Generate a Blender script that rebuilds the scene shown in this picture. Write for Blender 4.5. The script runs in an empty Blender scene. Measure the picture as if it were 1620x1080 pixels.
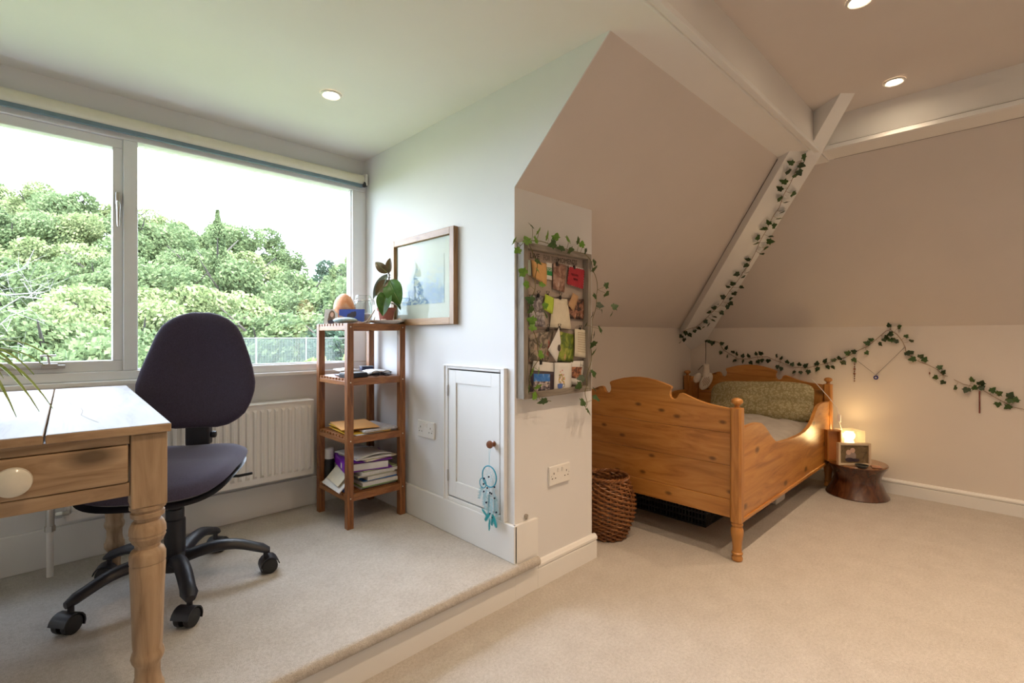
import bpy, math, random
from mathutils import Vector, Matrix, noise
C = bpy.context.scene
COL = C.collection
R = math.radians
random.seed(7)

# ------------------------------------------------------------------ camera, sky, sun, exposure
cam_d = bpy.data.cameras.new('camera'); cam = bpy.data.objects.new('camera', cam_d); COL.objects.link(cam)
cam.location = (0, 0, 1.1); cam.rotation_euler = (R(90), 0, R(-44.16))
cam_d.sensor_width = 36; cam_d.lens = 17.11; cam_d.shift_y = -0.0056; cam_d.clip_start = 0.02; cam_d.clip_end = 400
C.camera = cam
C.view_settings.view_transform = 'Standard'; C.view_settings.look = 'None'
C.view_settings.gamma = 1.0; C.view_settings.use_curve_mapping = False
C.view_settings.exposure = 0.2
W = bpy.data.worlds.new('world'); C.world = W; W.use_nodes = True
bg = W.node_tree.nodes['Background']; bg.inputs[0].default_value = (0.73, 0.84, 1.0, 1); bg.inputs[1].default_value = 16.0
try:
    C.cycles.max_bounces = 10; C.cycles.diffuse_bounces = 6; C.cycles.transparent_max_bounces = 12
    C.cycles.use_denoising = True; C.cycles.caustics_reflective = False; C.cycles.caustics_refractive = False
except Exception: pass
def light(name, kind, loc, rot, energy, color, **k):
    d = bpy.data.lights.new(name, kind); d.energy = energy; d.color = color
    for a, b in k.items(): setattr(d, a, b)
    o = bpy.data.objects.new(name, d); o.location = loc; o.rotation_euler = rot; COL.objects.link(o); return o
light('sun', 'SUN', (0, 0, 20), (R(38), R(-14), 0), 15, (1.0, 0.95, 0.86), angle=R(3))
# portals only steer the sampling of the sky through the window; they add no light of their own
for nm, loc, rot, sx, sy in [('window_portal', (-0.13, 2.86, 1.46), (R(-90), 0, 0), 3.0, 1.05)]:
    p = light(nm, 'AREA', loc, rot, 1.0, (1, 1, 1), shape='RECTANGLE', size=sx, size_y=sy); p.data.cycles.is_portal = True

# ------------------------------------------------------------------ materials
def nt(name):
    m = bpy.data.materials.new(name); m.use_nodes = True; t = m.node_tree
    return m, t, t.nodes['Principled BSDF']
def N(t, kind, **k):
    n = t.nodes.new(kind)
    for a, b in k.items():
        if a in ('inp',):
            for i, v in b.items(): n.inputs[i].default_value = v
        else: setattr(n, a, b)
    return n
def ramp(t, fac, stops):
    r = t.nodes.new('ShaderNodeValToRGB'); el = r.color_ramp.elements
    while len(el) < len(stops): el.new(0.5)
    for e, (p, c) in zip(el, stops): e.position = p; e.color = (*c, 1) if len(c) == 3 else c
    t.links.new(fac, r.inputs[0]); return r.outputs[0]
def bump(t, b, h, strength=0.2, dist=0.005):
    n = t.nodes.new('ShaderNodeBump'); n.inputs['Strength'].default_value = strength; n.inputs['Distance'].default_value = dist
    t.links.new(h, n.inputs['Height']); t.links.new(n.outputs[0], b.inputs['Normal'])
def coords(t, scale=(1, 1, 1), rot=(0, 0, 0)):
    tc = t.nodes.new('ShaderNodeTexCoord'); mp = t.nodes.new('ShaderNodeMapping')
    mp.inputs['Scale'].default_value = scale; mp.inputs['Rotation'].default_value = rot
    t.links.new(tc.outputs['Object'], mp.inputs[0]); return mp.outputs[0]
def noisetex(t, vec, scale, detail=4, rough=0.5, dist=0.0):
    n = t.nodes.new('ShaderNodeTexNoise'); n.inputs['Scale'].default_value = scale; n.inputs['Detail'].default_value = detail
    n.inputs['Roughness'].default_value = rough; n.inputs['Distortion'].default_value = dist
    t.links.new(vec, n.inputs['Vector']); return n.outputs['Fac']
def mixc(t, fac, a, b, mode='MIX'):
    m = t.nodes.new('ShaderNodeMix'); m.data_type = 'RGBA'; m.blend_type = mode
    if isinstance(fac, (int, float)): m.inputs[0].default_value = fac
    else: t.links.new(fac, m.inputs[0])
    for i, x in ((6, a), (7, b)):
        if isinstance(x, tuple): m.inputs[i].default_value = (*x, 1)
        else: t.links.new(x, m.inputs[i])
    return m.outputs[2]
def plain(name, col, rough=0.6, metal=0.0, var=0.08, nscale=30, bmp=0.0, bscale=200, spec=0.5, **k):
    m, t, b = nt(name); v = coords(t)
    f = noisetex(t, v, nscale, 3)
    lo = tuple(max(0, c * (1 - var)) for c in col); hi = tuple(min(1, c * (1 + var)) for c in col)
    t.links.new(ramp(t, f, [(0.3, lo), (0.7, hi)]), b.inputs['Base Color'])
    b.inputs['Roughness'].default_value = rough; b.inputs['Metallic'].default_value = metal
    b.inputs['Specular IOR Level'].default_value = spec
    if bmp: bump(t, b, noisetex(t, v, bscale, 2), bmp, 0.002)
    for a, c in k.items(): b.inputs[a.replace('_', ' ')].default_value = c
    return m
def wood(name, dark, mid, lightc, axis='z', grain=14, rough=0.4, knots=0.0, bmp=0.15, coat=0.0):
    m, t, b = nt(name)
    s = {'x': (0.12, 1, 1), 'y': (1, 0.12, 1), 'z': (1, 1, 0.12)}[axis]
    v = coords(t, s); big = noisetex(t, v, grain * 0.35, 3, 0.5, 0.6)
    w = t.nodes.new('ShaderNodeTexNoise'); w.inputs['Scale'].default_value = grain * 2.2; w.inputs['Detail'].default_value = 8; w.inputs['Roughness'].default_value = 0.62
    w.inputs['Distortion'].default_value = 1.2; t.links.new(v, w.inputs['Vector'])
    col = ramp(t, w.outputs['Fac'], [(0.32, dark), (0.48, mid), (0.68, lightc)])
    tone = ramp(t, big, [(0.3, (0.72, 0.70, 0.68)), (0.7, (1.0, 1.0, 1.0))])
    col = mixc(t, 1.0, col, tone, 'MULTIPLY')
    if knots:
        sp_ = t.nodes.new('ShaderNodeSeparateXYZ'); t.links.new(coords(t), sp_.inputs[0]); cb_ = t.nodes.new('ShaderNodeCombineXYZ')
        t.links.new(sp_.outputs[0 if axis == 'x' else 1], cb_.inputs[0]); t.links.new(sp_.outputs[1 if axis == 'y' and name.startswith('worn') else 2], cb_.inputs[1])
        ms_ = t.nodes.new('ShaderNodeMapping'); ms_.inputs['Scale'].default_value = (0.7, 1.35, 1); t.links.new(cb_.outputs[0], ms_.inputs[0]); kv = ms_.outputs[0]
        vo = t.nodes.new('ShaderNodeTexVoronoi'); vo.voronoi_dimensions = '2D'; vo.inputs['Scale'].default_value = knots; t.links.new(kv, vo.inputs['Vector'])
        kf = ramp(t, vo.outputs['Distance'], [(0.035, (0.8, 0.8, 0.8)), (0.10, (0, 0, 0))])
        col = mixc(t, kf, col, tuple(c * 0.25 for c in dark))
    t.links.new(col, b.inputs['Base Color']); b.inputs['Roughness'].default_value = rough
    b.inputs['Coat Weight'].default_value = coat; b.inputs['Coat Roughness'].default_value = 0.2
    bump(t, b, w.outputs['Fac'], bmp, 0.002); return m
def blotch(name, cols, scale=30, rough=0.35):
    m, t, b = nt(name); v = coords(t)
    f = noisetex(t, v, scale, 5, 0.65, 0.8); n = len(cols)
    r = t.nodes.new('ShaderNodeValToRGB'); r.color_ramp.interpolation = 'EASE'; el = r.color_ramp.elements
    while len(el) < n: el.new(0.5)
    for i, e in enumerate(el): e.position = 0.3 + 0.4 * i / (n - 1); e.color = (*cols[i], 1)
    t.links.new(f, r.inputs[0]); t.links.new(r.outputs[0], b.inputs['Base Color']); b.inputs['Roughness'].default_value = rough
    return m
def glassmat(name, refl=0.06, tint=(1, 1, 1), fac=0.6):
    m = bpy.data.materials.new(name); m.use_nodes = True; t = m.node_tree; t.nodes.clear()
    o = t.nodes.new('ShaderNodeOutputMaterial'); mx = t.nodes.new('ShaderNodeMixShader'); tr = t.nodes.new('ShaderNodeBsdfTransparent')
    gl = t.nodes.new('ShaderNodeBsdfGlossy'); gl.inputs['Roughness'].default_value = 0.02; tr.inputs[0].default_value = (*tint, 1)
    lw = t.nodes.new('ShaderNodeLayerWeight'); lw.inputs[0].default_value = 0.15
    ma = t.nodes.new('ShaderNodeMath'); ma.operation = 'MULTIPLY_ADD'; ma.inputs[1].default_value = fac; ma.inputs[2].default_value = refl * 0.5
    t.links.new(lw.outputs['Fresnel'], ma.inputs[0]); t.links.new(ma.outputs[0], mx.inputs[0])
    t.links.new(tr.outputs[0], mx.inputs[1]); t.links.new(gl.outputs[0], mx.inputs[2]); t.links.new(mx.outputs[0], o.inputs[0])
    return m
def emit(name, col, st):
    m, t, b = nt(name); b.inputs['Emission Color'].default_value = (*col, 1); b.inputs['Emission Strength'].default_value = st
    b.inputs['Base Color'].default_value = (*col, 1); return m

MW = plain('wall_paint', (0.74, 0.74, 0.745), 0.75, var=0.015, nscale=3, bmp=0.06, bscale=60)
MCEIL = plain('ceiling_paint', (0.80, 0.785, 0.76), 0.8, var=0.015, nscale=3, bmp=0.06, bscale=60)
MSLOPE = plain('slope_paint_dimmed', (0.67, 0.615, 0.575), 0.8, var=0.02, nscale=3, bmp=0.06, bscale=60)  # paint darkened and warmed to carry the dim warm light of this side
MWDIM = plain('wall_paint_dimmed', (0.72, 0.665, 0.61), 0.78, var=0.015, nscale=3, bmp=0.06, bscale=60)  # dim, lamp-warm tone of these walls put into the paint colour
MT = plain('gloss_trim_paint', (0.80, 0.80, 0.79), 0.35, var=0.01, nscale=6)
MUPVC = plain('window_frame_white', (0.78, 0.79, 0.81), 0.3, var=0.01)
def carpet():
    m, t, b = nt('loop_carpet'); v = coords(t)
    f1 = noisetex(t, v, 420, 2, 0.7); f2 = noisetex(t, v, 9, 4, 0.6); f3 = noisetex(t, v, 95, 3, 0.7)
    c = ramp(t, f1, [(0.25, (0.46, 0.42, 0.37)), (0.5, (0.71, 0.665, 0.61)), (0.8, (0.85, 0.81, 0.76))])
    c = mixc(t, 1.0, c, ramp(t, f2, [(0.3, (0.90, 0.89, 0.88)), (0.7, (1, 1, 1))]), 'MULTIPLY')
    c = mixc(t, 1.0, c, ramp(t, f3, [(0.3, (0.84, 0.83, 0.81)), (0.6, (1, 1, 1))]), 'MULTIPLY')
    t.links.new(c, b.inputs['Base Color']); b.inputs['Roughness'].default_value = 1.0; b.inputs['Specular IOR Level'].default_value = 0.1
    mx = t.nodes.new('ShaderNodeMath'); mx.operation = 'ADD'; t.links.new(f1, mx.inputs[0]); t.links.new(f3, mx.inputs[1])
    bump(t, b, mx.outputs[0], 0.8, 0.006); return m
MCARPET = carpet()
PINE = dict(dark=(0.38, 0.145, 0.028), mid=(0.55, 0.235, 0.050), lightc=(0.66, 0.32, 0.080))
MPY = wood('honey_pine_grain_y', axis='y', grain=9, knots=5.5, rough=0.34, coat=0.25, **PINE)
MPX = wood('honey_pine_grain_x', axis='x', grain=9, knots=3.4, rough=0.34, coat=0.25, **PINE)
MPZ = wood('honey_pine_grain_z', axis='z', grain=9, knots=2.0, rough=0.34, coat=0.25, **PINE)
OLD = dict(dark=(0.30, 0.19, 0.105), mid=(0.47, 0.325, 0.195), lightc=(0.60, 0.44, 0.28))
MOX = wood('scrubbed_pine_grain_x', axis='x', grain=12, rough=0.5, knots=2.5, **OLD)
MOZ = wood('scrubbed_pine_grain_z', axis='z', grain=12, rough=0.5, **OLD)
MTOP = wood('worn_table_top', (0.10, 0.08, 0.07), (0.175, 0.152, 0.140), (0.23, 0.205, 0.19), axis='y', grain=8, rough=0.55, knots=1.6, bmp=0.3)
AC = dict(dark=(0.12, 0.038, 0.012), mid=(0.29, 0.105, 0.030), lightc=(0.45, 0.19, 0.06))
MAX_ = wood('acacia_grain_x', axis='x', grain=16, rough=0.42, **AC)
MAY = wood('acacia_grain_y', axis='y', grain=16, rough=0.42, **AC)
MAZ = wood('acacia_grain_z', axis='z', grain=16, rough=0.42, **AC)
MSTOOL = wood('dark_polished_wood', (0.03, 0.009, 0.004), (0.085, 0.026, 0.010), (0.15, 0.055, 0.02), axis='z', grain=10, rough=0.25, coat=0.6)
MOAK = wood('oak_frame', (0.24, 0.125, 0.05), (0.38, 0.215, 0.09), (0.47, 0.29, 0.14), axis='z', grain=18, rough=0.45)
MGREYWOOD = wood('grey_washed_wood', (0.20, 0.17, 0.14), (0.30, 0.265, 0.225), (0.38, 0.34, 0.29), axis='z', grain=18, rough=0.7)
MFAB = plain('chair_fabric', (0.055, 0.044, 0.076), 0.95, var=0.5, nscale=600, bmp=0.35, bscale=900, spec=0.2, Sheen_Weight=0.25)
MBLK = plain('black_plastic', (0.016, 0.016, 0.022), 0.42, var=0.1, bmp=0.1, bscale=500)
MBLKM = plain('black_satin', (0.012, 0.012, 0.014), 0.5)
MCHR = plain('satin_chrome', (0.55, 0.54, 0.52), 0.28, 1.0, var=0.03)
MRAD = plain('radiator_enamel', (0.82, 0.80, 0.77), 0.3, var=0.01)
MWHITE = plain('white_plastic', (0.80, 0.79, 0.76), 0.35, var=0.01)
MCREAM = plain('cream_ceramic', (0.76, 0.73, 0.62), 0.2, var=0.03, nscale=60)
MPAPER = plain('paper_white', (0.72, 0.71, 0.68), 0.8, var=0.03)
MPAPER2 = plain('paper_cream', (0.68, 0.62, 0.48), 0.8, var=0.05)
MGLASS = glassmat('window_glass')
MPGLASS = glassmat('picture_glass', 0.008, (1, 1, 1), 0.06)
MHOLE = plain('dark_hole', (0.02, 0.016, 0.012), 0.8)

# ------------------------------------------------------------------ mesh helpers
class MB:
    def __init__(s): s.v = []; s.f = []; s.uv = None
    def add(s, vs, fs):
        n = len(s.v); s.v += [tuple(v) for v in vs]; s.f += [tuple(i + n for i in f) for f in fs]; return s
    def box(s, c, d, rz=0, rot=None):
        x, y, z = d[0] / 2, d[1] / 2, d[2] / 2
        M = rot if rot is not None else Matrix.Rotation(rz, 3, 'Z')
        vs = [Vector(c) + M @ Vector((a * x, b * y, e * z)) for a in (-1, 1) for b in (-1, 1) for e in (-1, 1)]
        return s.add(vs, [(0, 1, 3, 2), (4, 6, 7, 5), (0, 4, 5, 1), (2, 3, 7, 6), (0, 2, 6, 4), (1, 5, 7, 3)])
    def bx(s, x0, x1, y0, y1, z0, z1): return s.box(((x0 + x1) / 2, (y0 + y1) / 2, (z0 + z1) / 2), (x1 - x0, y1 - y0, z1 - z0))
    def prism(s, poly, off):           # poly: 3D points, off: 3D vector
        n = len(poly); o = Vector(off); vs = [Vector(p) for p in poly] + [Vector(p) + o for p in poly]
        return s.add(vs, [tuple(range(n))[::-1], tuple(range(n, 2 * n))] + [(i, (i + 1) % n, (i + 1) % n + n, i + n) for i in range(n)])
    def lathe(s, prof, c=(0, 0, 0), n=24, axis='z', cap=True, sq=None):
        vs = []; fs = []
        for r, z in prof:
            for k in range(n):
                a = 2 * math.pi * k / n; p = (r * math.cos(a), r * math.sin(a), z)
                if axis == 'x': p = (p[2], p[0], p[1])
                if axis == 'y': p = (p[0], p[2], p[1])
                vs.append((c[0] + p[0], c[1] + p[1], c[2] + p[2]))
        for i in range(len(prof) - 1):
            for k in range(n): fs.append((i * n + k, i * n + (k + 1) % n, (i + 1) * n + (k + 1) % n, (i + 1) * n + k))
        if cap:
            fs.append(tuple(range(n))[::-1]); fs.append(tuple(range((len(prof) - 1) * n, len(prof) * n)))
        return s.add(vs, fs)
    def tube(s, pts, r, n=6, cap=True):
        pts = [Vector(p) for p in pts]; m = len(pts); rr = r if isinstance(r, (list, tuple)) else [r] * m
        vs = []; fs = []; up = None
        for i, p in enumerate(pts):
            d = (pts[min(i + 1, m - 1)] - pts[max(i - 1, 0)]).normalized()
            if up is None: up = d.orthogonal().normalized()
            up = (up - d * up.dot(d));
            if up.length < 1e-6: up = d.orthogonal()
            up.normalize(); q = d.cross(up)
            for k in range(n):
                a = 2 * math.pi * k / n; vs.append(p + (up * math.cos(a) + q * math.sin(a)) * rr[i])
        for i in range(m - 1):
            for k in range(n): fs.append((i * n + k, i * n + (k + 1) % n, (i + 1) * n + (k + 1) % n, (i + 1) * n + k))
        if cap: fs += [tuple(range(n))[::-1], tuple(range((m - 1) * n, m * n))]
        return s.add(vs, fs)
    def sphere(s, c, r, nu=16, nv=10):
        rx = r if isinstance(r, (tuple, list)) else (r, r, r); vs = []; fs = []
        for i in range(nv + 1):
            a = math.pi * i / nv
            for k in range(nu):
                b = 2 * math.pi * k / nu; vs.append((c[0] + rx[0] * math.sin(a) * math.cos(b), c[1] + rx[1] * math.sin(a) * math.sin(b), c[2] + rx[2] * math.cos(a)))
        for i in range(nv):
            for k in range(nu): fs.append((i * nu + k, (i + 1) * nu + k, (i + 1) * nu + (k + 1) % nu, i * nu + (k + 1) % nu))
        return s.add(vs, fs)
    def grid(s, fn, nu, nv, closed=False):
        vs = [fn(i / nu, j / nv) for j in range(nv + 1) for i in range(nu + 1)]
        return s.add(vs, [(j * (nu + 1) + i, j * (nu + 1) + i + 1, (j + 1) * (nu + 1) + i + 1, (j + 1) * (nu + 1) + i) for j in range(nv) for i in range(nu)])
    def cushion(s, hw, hd, th, outline=3.2, zfn=lambda x, y: 0, n=20, bulge=0.5, tfn=None):
        # rounded pad: superellipse plan, thickness th, zfn(x,y in -1..1) lifts it
        def sq(u, v):
            r = max(abs(u), abs(v)); 
            if r == 0: return 0, 0
            l = (abs(u) ** outline + abs(v) ** outline) ** (1 / outline); return u * r / l, v * r / l
        for side in (1, -1):
            def fn(a, b):
                u, v = 2 * a - 1, 2 * b - 1; x, y = sq(u, v); r = max(abs(u), abs(v))
                e = max(0.0, 1 - r ** 4) ** bulge
                t = th * (tfn(x, y) if tfn else 1)
                return (x * hw, y * hd, zfn(x, y) + side * t / 2 * e)
            if side == 1: s.grid(fn, n, n)
            else:
                m = MB(); m.grid(fn, n, n); s.add(m.v, [f[::-1] for f in m.f])
        return s
def obj(name, mb, mat, parent=None, smooth=False, bevel=0.0, loc=None, rot=None, sub=0, weld=False):
    me = bpy.data.meshes.new(name); me.from_pydata(mb.v, [], mb.f); me.validate(); me.update()
    if weld:
        import bmesh
        b = bmesh.new(); b.from_mesh(me); bmesh.ops.remove_doubles(b, verts=b.verts, dist=1e-5); b.to_mesh(me); b.free()
    me.materials.append(mat)
    if smooth:
        me.polygons.foreach_set('use_smooth', [True] * len(me.polygons))
        try: me.set_sharp_from_angle(angle=R(38))
        except Exception: pass
    o = bpy.data.objects.new(name, me); COL.objects.link(o)
    if parent: o.parent = parent
    if loc: o.location = loc
    if rot: o.rotation_euler = rot
    if bevel:
        b = o.modifiers.new('bevel', 'BEVEL'); b.width = bevel; b.segments = 2; b.limit_method = 'ANGLE'; b.angle_limit = R(40)
    if sub:
        q = o.modifiers.new('sub', 'SUBSURF'); q.levels = sub; q.render_levels = sub
    return o
def tag(o, label, cat, group=None):
    o['label'] = label; o['category'] = cat
    if group: o['group'] = group
    return o
def thing(name, label, cat, loc=(0, 0, 0), rz=0, group=None):
    o = bpy.data.objects.new(name, None); o.empty_display_size = 0.05; COL.objects.link(o)
    o.location = loc; o.rotation_euler = (0, 0, rz); return tag(o, label, cat, group)
def struct(name, mb, mat, **k):
    o = obj(name, mb, mat, **k); o['kind'] = 'structure'; return o
def stuff(o): o['kind'] = 'stuff'; return o
def link_copy(src, name, parent, M):
    o = bpy.data.objects.new(name, src); COL.objects.link(o); o.parent = parent; o.matrix_local = M; return o
def text_mesh(s, size, extr=0.0004):
    c = bpy.data.curves.new('txt', 'FONT'); c.body = s; c.size = size; c.extrude = extr; c.align_x = 'CENTER'; c.align_y = 'CENTER'; c.resolution_u = 3
    o = bpy.data.objects.new('txt', c); COL.objects.link(o); dg = bpy.context.evaluated_depsgraph_get(); dg.update()
    me = bpy.data.meshes.new_from_object(o.evaluated_get(dg)); bpy.data.objects.remove(o); return me

# ------------------------------------------------------------------ room shell
PX, PY, PE = 1.43, 1.4575, 1.967      # picture wall plane, pinboard wall plane and its free end
WY, KA, XB = 2.771, 2.056, 4.279      # window wall, low wall behind bed, right wall
ZP, ZL, ZH, ZK = 0.15, 2.167, 2.365, 1.166
XL, YB = -1.7, -3.0
m = MB().bx(XL, XB, YB, 2.3, -0.1, 0); struct('floor', m, MCARPET)
m = MB().bx(XL, PX + 0.05, 1.441, WY, 0, ZP - 0.002); struct('floor_platform', m, MT)
m = MB().bx(XL, PX, 1.431, WY, ZP - 0.040, ZP)
def nosing(x0, x1):
    poly = [(x0, 1.4309, ZP)] + [(x0, 1.431 - 0.019 * math.sin(a), ZP - 0.020 + 0.020 * math.cos(a)) for a in [math.pi * i / 10 for i in range(11)]] 
    return MB().prism(poly, (x1 - x0, 0, 0))
n_ = nosing(XL, 1.545); m.add(n_.v, n_.f); struct('floor_carpet_step', m, MCARPET, smooth=True)
# cheek wall with the picture
m = MB().prism([(PX, WY + 0.1, 0), (PX, PY, 0), (PX, PY, 1.7235), (PX, 0.981, ZL), (PX, WY + 0.1, ZL)], (0.006, 0, 0)); struct('wall_right_of_window', m, MW)
m = MB().prism([(PX + .006, PY, 0), (PX + .006, PY, 1.75), (PX + .006, KA + 0.1, 1.12), (PX + .006, KA + 0.3, 1.0), (PX + .006, KA + 0.3, 0)], (PE - PX - .006, 0, 0)).bx(PX + .006, PX + .10, KA + .3, WY + .15, 0, 2.3); struct('wall_pinboard', m, MW)
m = MB().bx(PE - 0.05, XB + 0.1, KA, KA + 0.1, 0, 1.25); struct('wall_alcove', m, MWDIM)
m = MB().bx(XB, XB + 0.1, YB, KA + 0.1, 0, 1.27); struct('wall_right', m, MWDIM)
m = MB().bx(XL - 0.1, XL, YB, WY + 0.1, 0, 2.6); struct('wall_left', m, MWDIM)
m = MB().bx(XL - 0.1, XB + 0.5, YB - 0.15, YB, 0, 2.6); struct('wall_back', m, MWDIM)
# window wall below and above the opening
m = MB().bx(XL, PX, WY, WY + 0.15, 0, 0.90); struct('wall_window_lower', m, MW)
m = MB().bx(XL, PX, WY, WY + 0.15, 2.02, 2.3); struct('wall_window_upper', m, MW)
# ceilings and slopes
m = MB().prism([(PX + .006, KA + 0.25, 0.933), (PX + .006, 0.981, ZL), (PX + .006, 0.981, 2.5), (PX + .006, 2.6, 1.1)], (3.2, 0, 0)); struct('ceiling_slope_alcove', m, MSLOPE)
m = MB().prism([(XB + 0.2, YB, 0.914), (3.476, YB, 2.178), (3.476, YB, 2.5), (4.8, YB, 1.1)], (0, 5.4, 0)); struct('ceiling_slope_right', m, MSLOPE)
m = MB().bx(XL, PX + .006, 0.7865, WY + 0.1, ZL, 2.55).bx(PX + .006, 3.432, 0.7865, 0.981, ZL, 2.55).bx(3.2725, 3.476, YB, 0.7865, 2.178, 2.55).bx(3.432, 3.476, 0.7865, 0.981, ZL, 2.55); struct('ceiling', m, MCEIL)
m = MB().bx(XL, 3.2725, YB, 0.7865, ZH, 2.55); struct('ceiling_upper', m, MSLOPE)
m = MB().bx(XL - 0.1, 4.9, YB - 0.15, 3.0, 2.58, 2.66); struct('sun_block_slab', m, MT)  # unseen flat slab added to keep sun from leaking in at ceiling joints
m = MB().bx(XL, 3.25, 0.775, 0.800, ZL - 0.012, ZL + 0.01).bx(XL, 3.25, 0.812, 0.822, ZL - 0.006, ZL + 0.01); struct('trim_1', m, MT, bevel=0.003)
m = MB().bx(3.258, 3.290, YB, 0.76, 2.172, 2.196); struct('trim_2', m, MT, bevel=0.003)
# hip beam in the corner, then its upper end to the high ceiling
poly = [(3.111, 0.901, ZL), (3.2615, 0.769, ZL), (4.279, 1.917, 1.048), (4.279, 2.056, 0.972), (4.074, 2.056, 1.071)]
m = MB().prism(poly, (0, 0, 0.32)); struct('trim_3', m, MT)
m = MB().prism([(3.1835, 0.838, 2.145), (3.2375, 0.775, 2.145), (3.047, 0.568, 2.372), (2.993, 0.620, 2.372)], (0, 0, 0.2)); struct('trim_4', m, MT)
MCRK = plain('caulk_crack', (0.16, 0.13, 0.12), 0.9, var=0.3, nscale=20)
m = MB().tube([(4.074, 2.052, 1.150), (3.62, 1.512, 1.672), (3.178, 0.985, 2.160)], 0.0022, 5).tube([(3.270, 0.74, 2.199), (3.270, -1.0, 2.199), (3.270, YB, 2.199)], 0.0018, 5).tube([(3.474, 0.76, 2.176), (3.474, YB, 2.176)], 0.0009, 5); struct('trim_5', m, MCRK)
# skirting boards
m = MB().bx(XL, 1.413, WY - 0.017, WY, ZP, ZP + 0.158); struct('baseboard_window', m, MT, bevel=0.004)
m = MB().bx(PX - 0.017, PX, PY - 0.017, WY - 0.017, ZP, ZP + 0.158); struct('baseboard_platform', m, MT, bevel=0.004)
m = MB().bx(PX - 0.012, 1.557, PY - 0.017, PY, 0, ZP + 0.158); struct('baseboard_corner_block', m, MT, bevel=0.002)
def skirt(poly2, a, b, flip=False):
    pass
prof = [(0, 0), (0.017, 0), (0.017, 0.082), (0.013, 0.086), (0.020, 0.094), (0.020, 0.104), (0.010, 0.116), (0, 0.118)]
m = MB().prism([(1.557, PY - p, z) for p, z in prof], (PE + 0.020 - 1.557, 0, 0)).prism([(PE + p, PY, z) for p, z in prof], (0, KA - PY, 0)); struct('baseboard_pinboard', m, MT)
m = MB().prism([(XB - p, YB, z * 0.86) for p, z in prof], (0, KA - YB, 0)); struct('baseboard_right', m, MT)
m = MB().prism([(PE, KA - p, z * 0.86) for p, z in prof], (XB - PE, 0, 0)); struct('baseboard_alcove', m, MT)

# ------------------------------------------------------------------ dormer window
win = thing('window_1', 'wide white casement window over the desk', 'window', (0, WY, 0.9)); del win['label']; del win['category']; win['kind'] = 'structure'
def wbox(*a):
    m = MB()
    for q in a: m.bx(q[0], q[1], q[2] - WY, q[3] - WY, q[4] - 0.9, q[5] - 0.9)
    return m
f0, f1 = WY - 0.022, WY + 0.06
obj('window_frame', wbox((XL, PX, f0, f1, 0.905, 0.945), (XL, PX, f0, f1, 1.972, 2.02), (1.343, PX, f0, f1, 0.945, 1.972), (0.267, 0.319, f0, f1, 0.945, 1.972), (-0.80, -0.75, f0, f1, 0.945, 1.972), (XL, -1.62, f0, f1, 0.945, 1.972)), MUPVC, win, bevel=0.004)
obj('window_sill', wbox((XL, 1.413, WY - 0.05, WY + 0.01, 0.885, 0.905)), MUPVC, win, bevel=0.005)
def sash(x0, x1, z0, z1, nm='sash'):
    w = 0.036; a, b = WY - 0.008, WY + 0.045
    o = obj(nm, wbox((x0, x1, a, b, z0, z0 + 0.047), (x0, x1, a, b, z1 - 0.04, z1), (x0, x0 + w, a, b, z0 + 0.047, z1 - 0.04), (x1 - w, x1, a, b, z0 + 0.047, z1 - 0.04)), MUPVC, win, bevel=0.003)
    obj('pane', wbox((x0 + w - 0.004, x1 - w + 0.004, WY + 0.018, WY + 0.022, z0 + 0.043, z1 - 0.036)), MGLASS, o)
sash(-0.75, 0.267, 0.945, 1.972)
obj('pane', wbox((0.315, 1.347, WY + 0.018, WY + 0.022, 0.941, 1.976)), MGLASS, win)
obj('pane', wbox((-1.624, -0.796, WY + 0.018, WY + 0.022, 0.941, 1.976)), MGLASS, win)
m = wbox((0.313, 0.319, WY - 0.004, WY + 0.015, 0.945, 1.972), (1.337, 1.343, WY - 0.004, WY + 0.015, 0.945, 1.972), (0.319, 1.337, WY - 0.004, WY + 0.015, 0.945, 0.952)); obj('glazing_bead', m, MUPVC, win, bevel=0.002)
# casement handle and stay
hm = MB().box((0.249, -0.015, 0.805), (0.016, 0.012, 0.055)).tube([(0.249, -0.022, 0.79), (0.249, -0.034, 0.785), (0.249, -0.036, 0.765), (0.249, -0.032, 0.68)], [0.008, 0.009, 0.008, 0.005], 8)
obj('window_handle', hm, MCHR, win, smooth=True, bevel=0.002)
hm = MB().box((0.03, -0.018, 0.075), (0.05, 0.014, 0.022)).box((0.06, -0.016, 0.072), (0.035, 0.01, 0.014)).tube([(0.03, -0.02, 0.08), (0.025, -0.024, 0.115)], 0.005, 8).tube([(0.002, -0.024, 0.118), (0.05, -0.024, 0.118)], 0.004, 8).box((-0.21, -0.017, 0.068), (0.45, 0.005, 0.010))
obj('casement_stay', hm, MCHR, win, bevel=0.002)

bl = thing('roller_blind', 'cream roller blind rolled up along the top of the window', 'blind', (-0.13, WY - 0.045, 2.035))
obj('blind_roll', MB().lathe([(0.027, -1.5), (0.027, 1.525)], axis='x', n=24), plain('blind_cream', (0.72, 0.69, 0.56), 0.8, var=0.02), bl, smooth=True)
obj('bottom_bar', MB().bx(-1.5, 1.525, -0.008, 0.006, -0.045, -0.024), plain('blind_blue_edge', (0.16, 0.24, 0.30), 0.5), bl, bevel=0.002)
obj('bracket', MB().bx(1.528, 1.545, -0.028, 0.044, -0.035, 0.035), MWHITE, bl, bevel=0.004)
obj('chain_wheel', MB().lathe([(0.016, 1.522), (0.018, 1.530), (0.010, 1.545)], c=(0, -0.012, -0.028), axis='x', n=16), MBLKM, bl, smooth=True)

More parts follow.
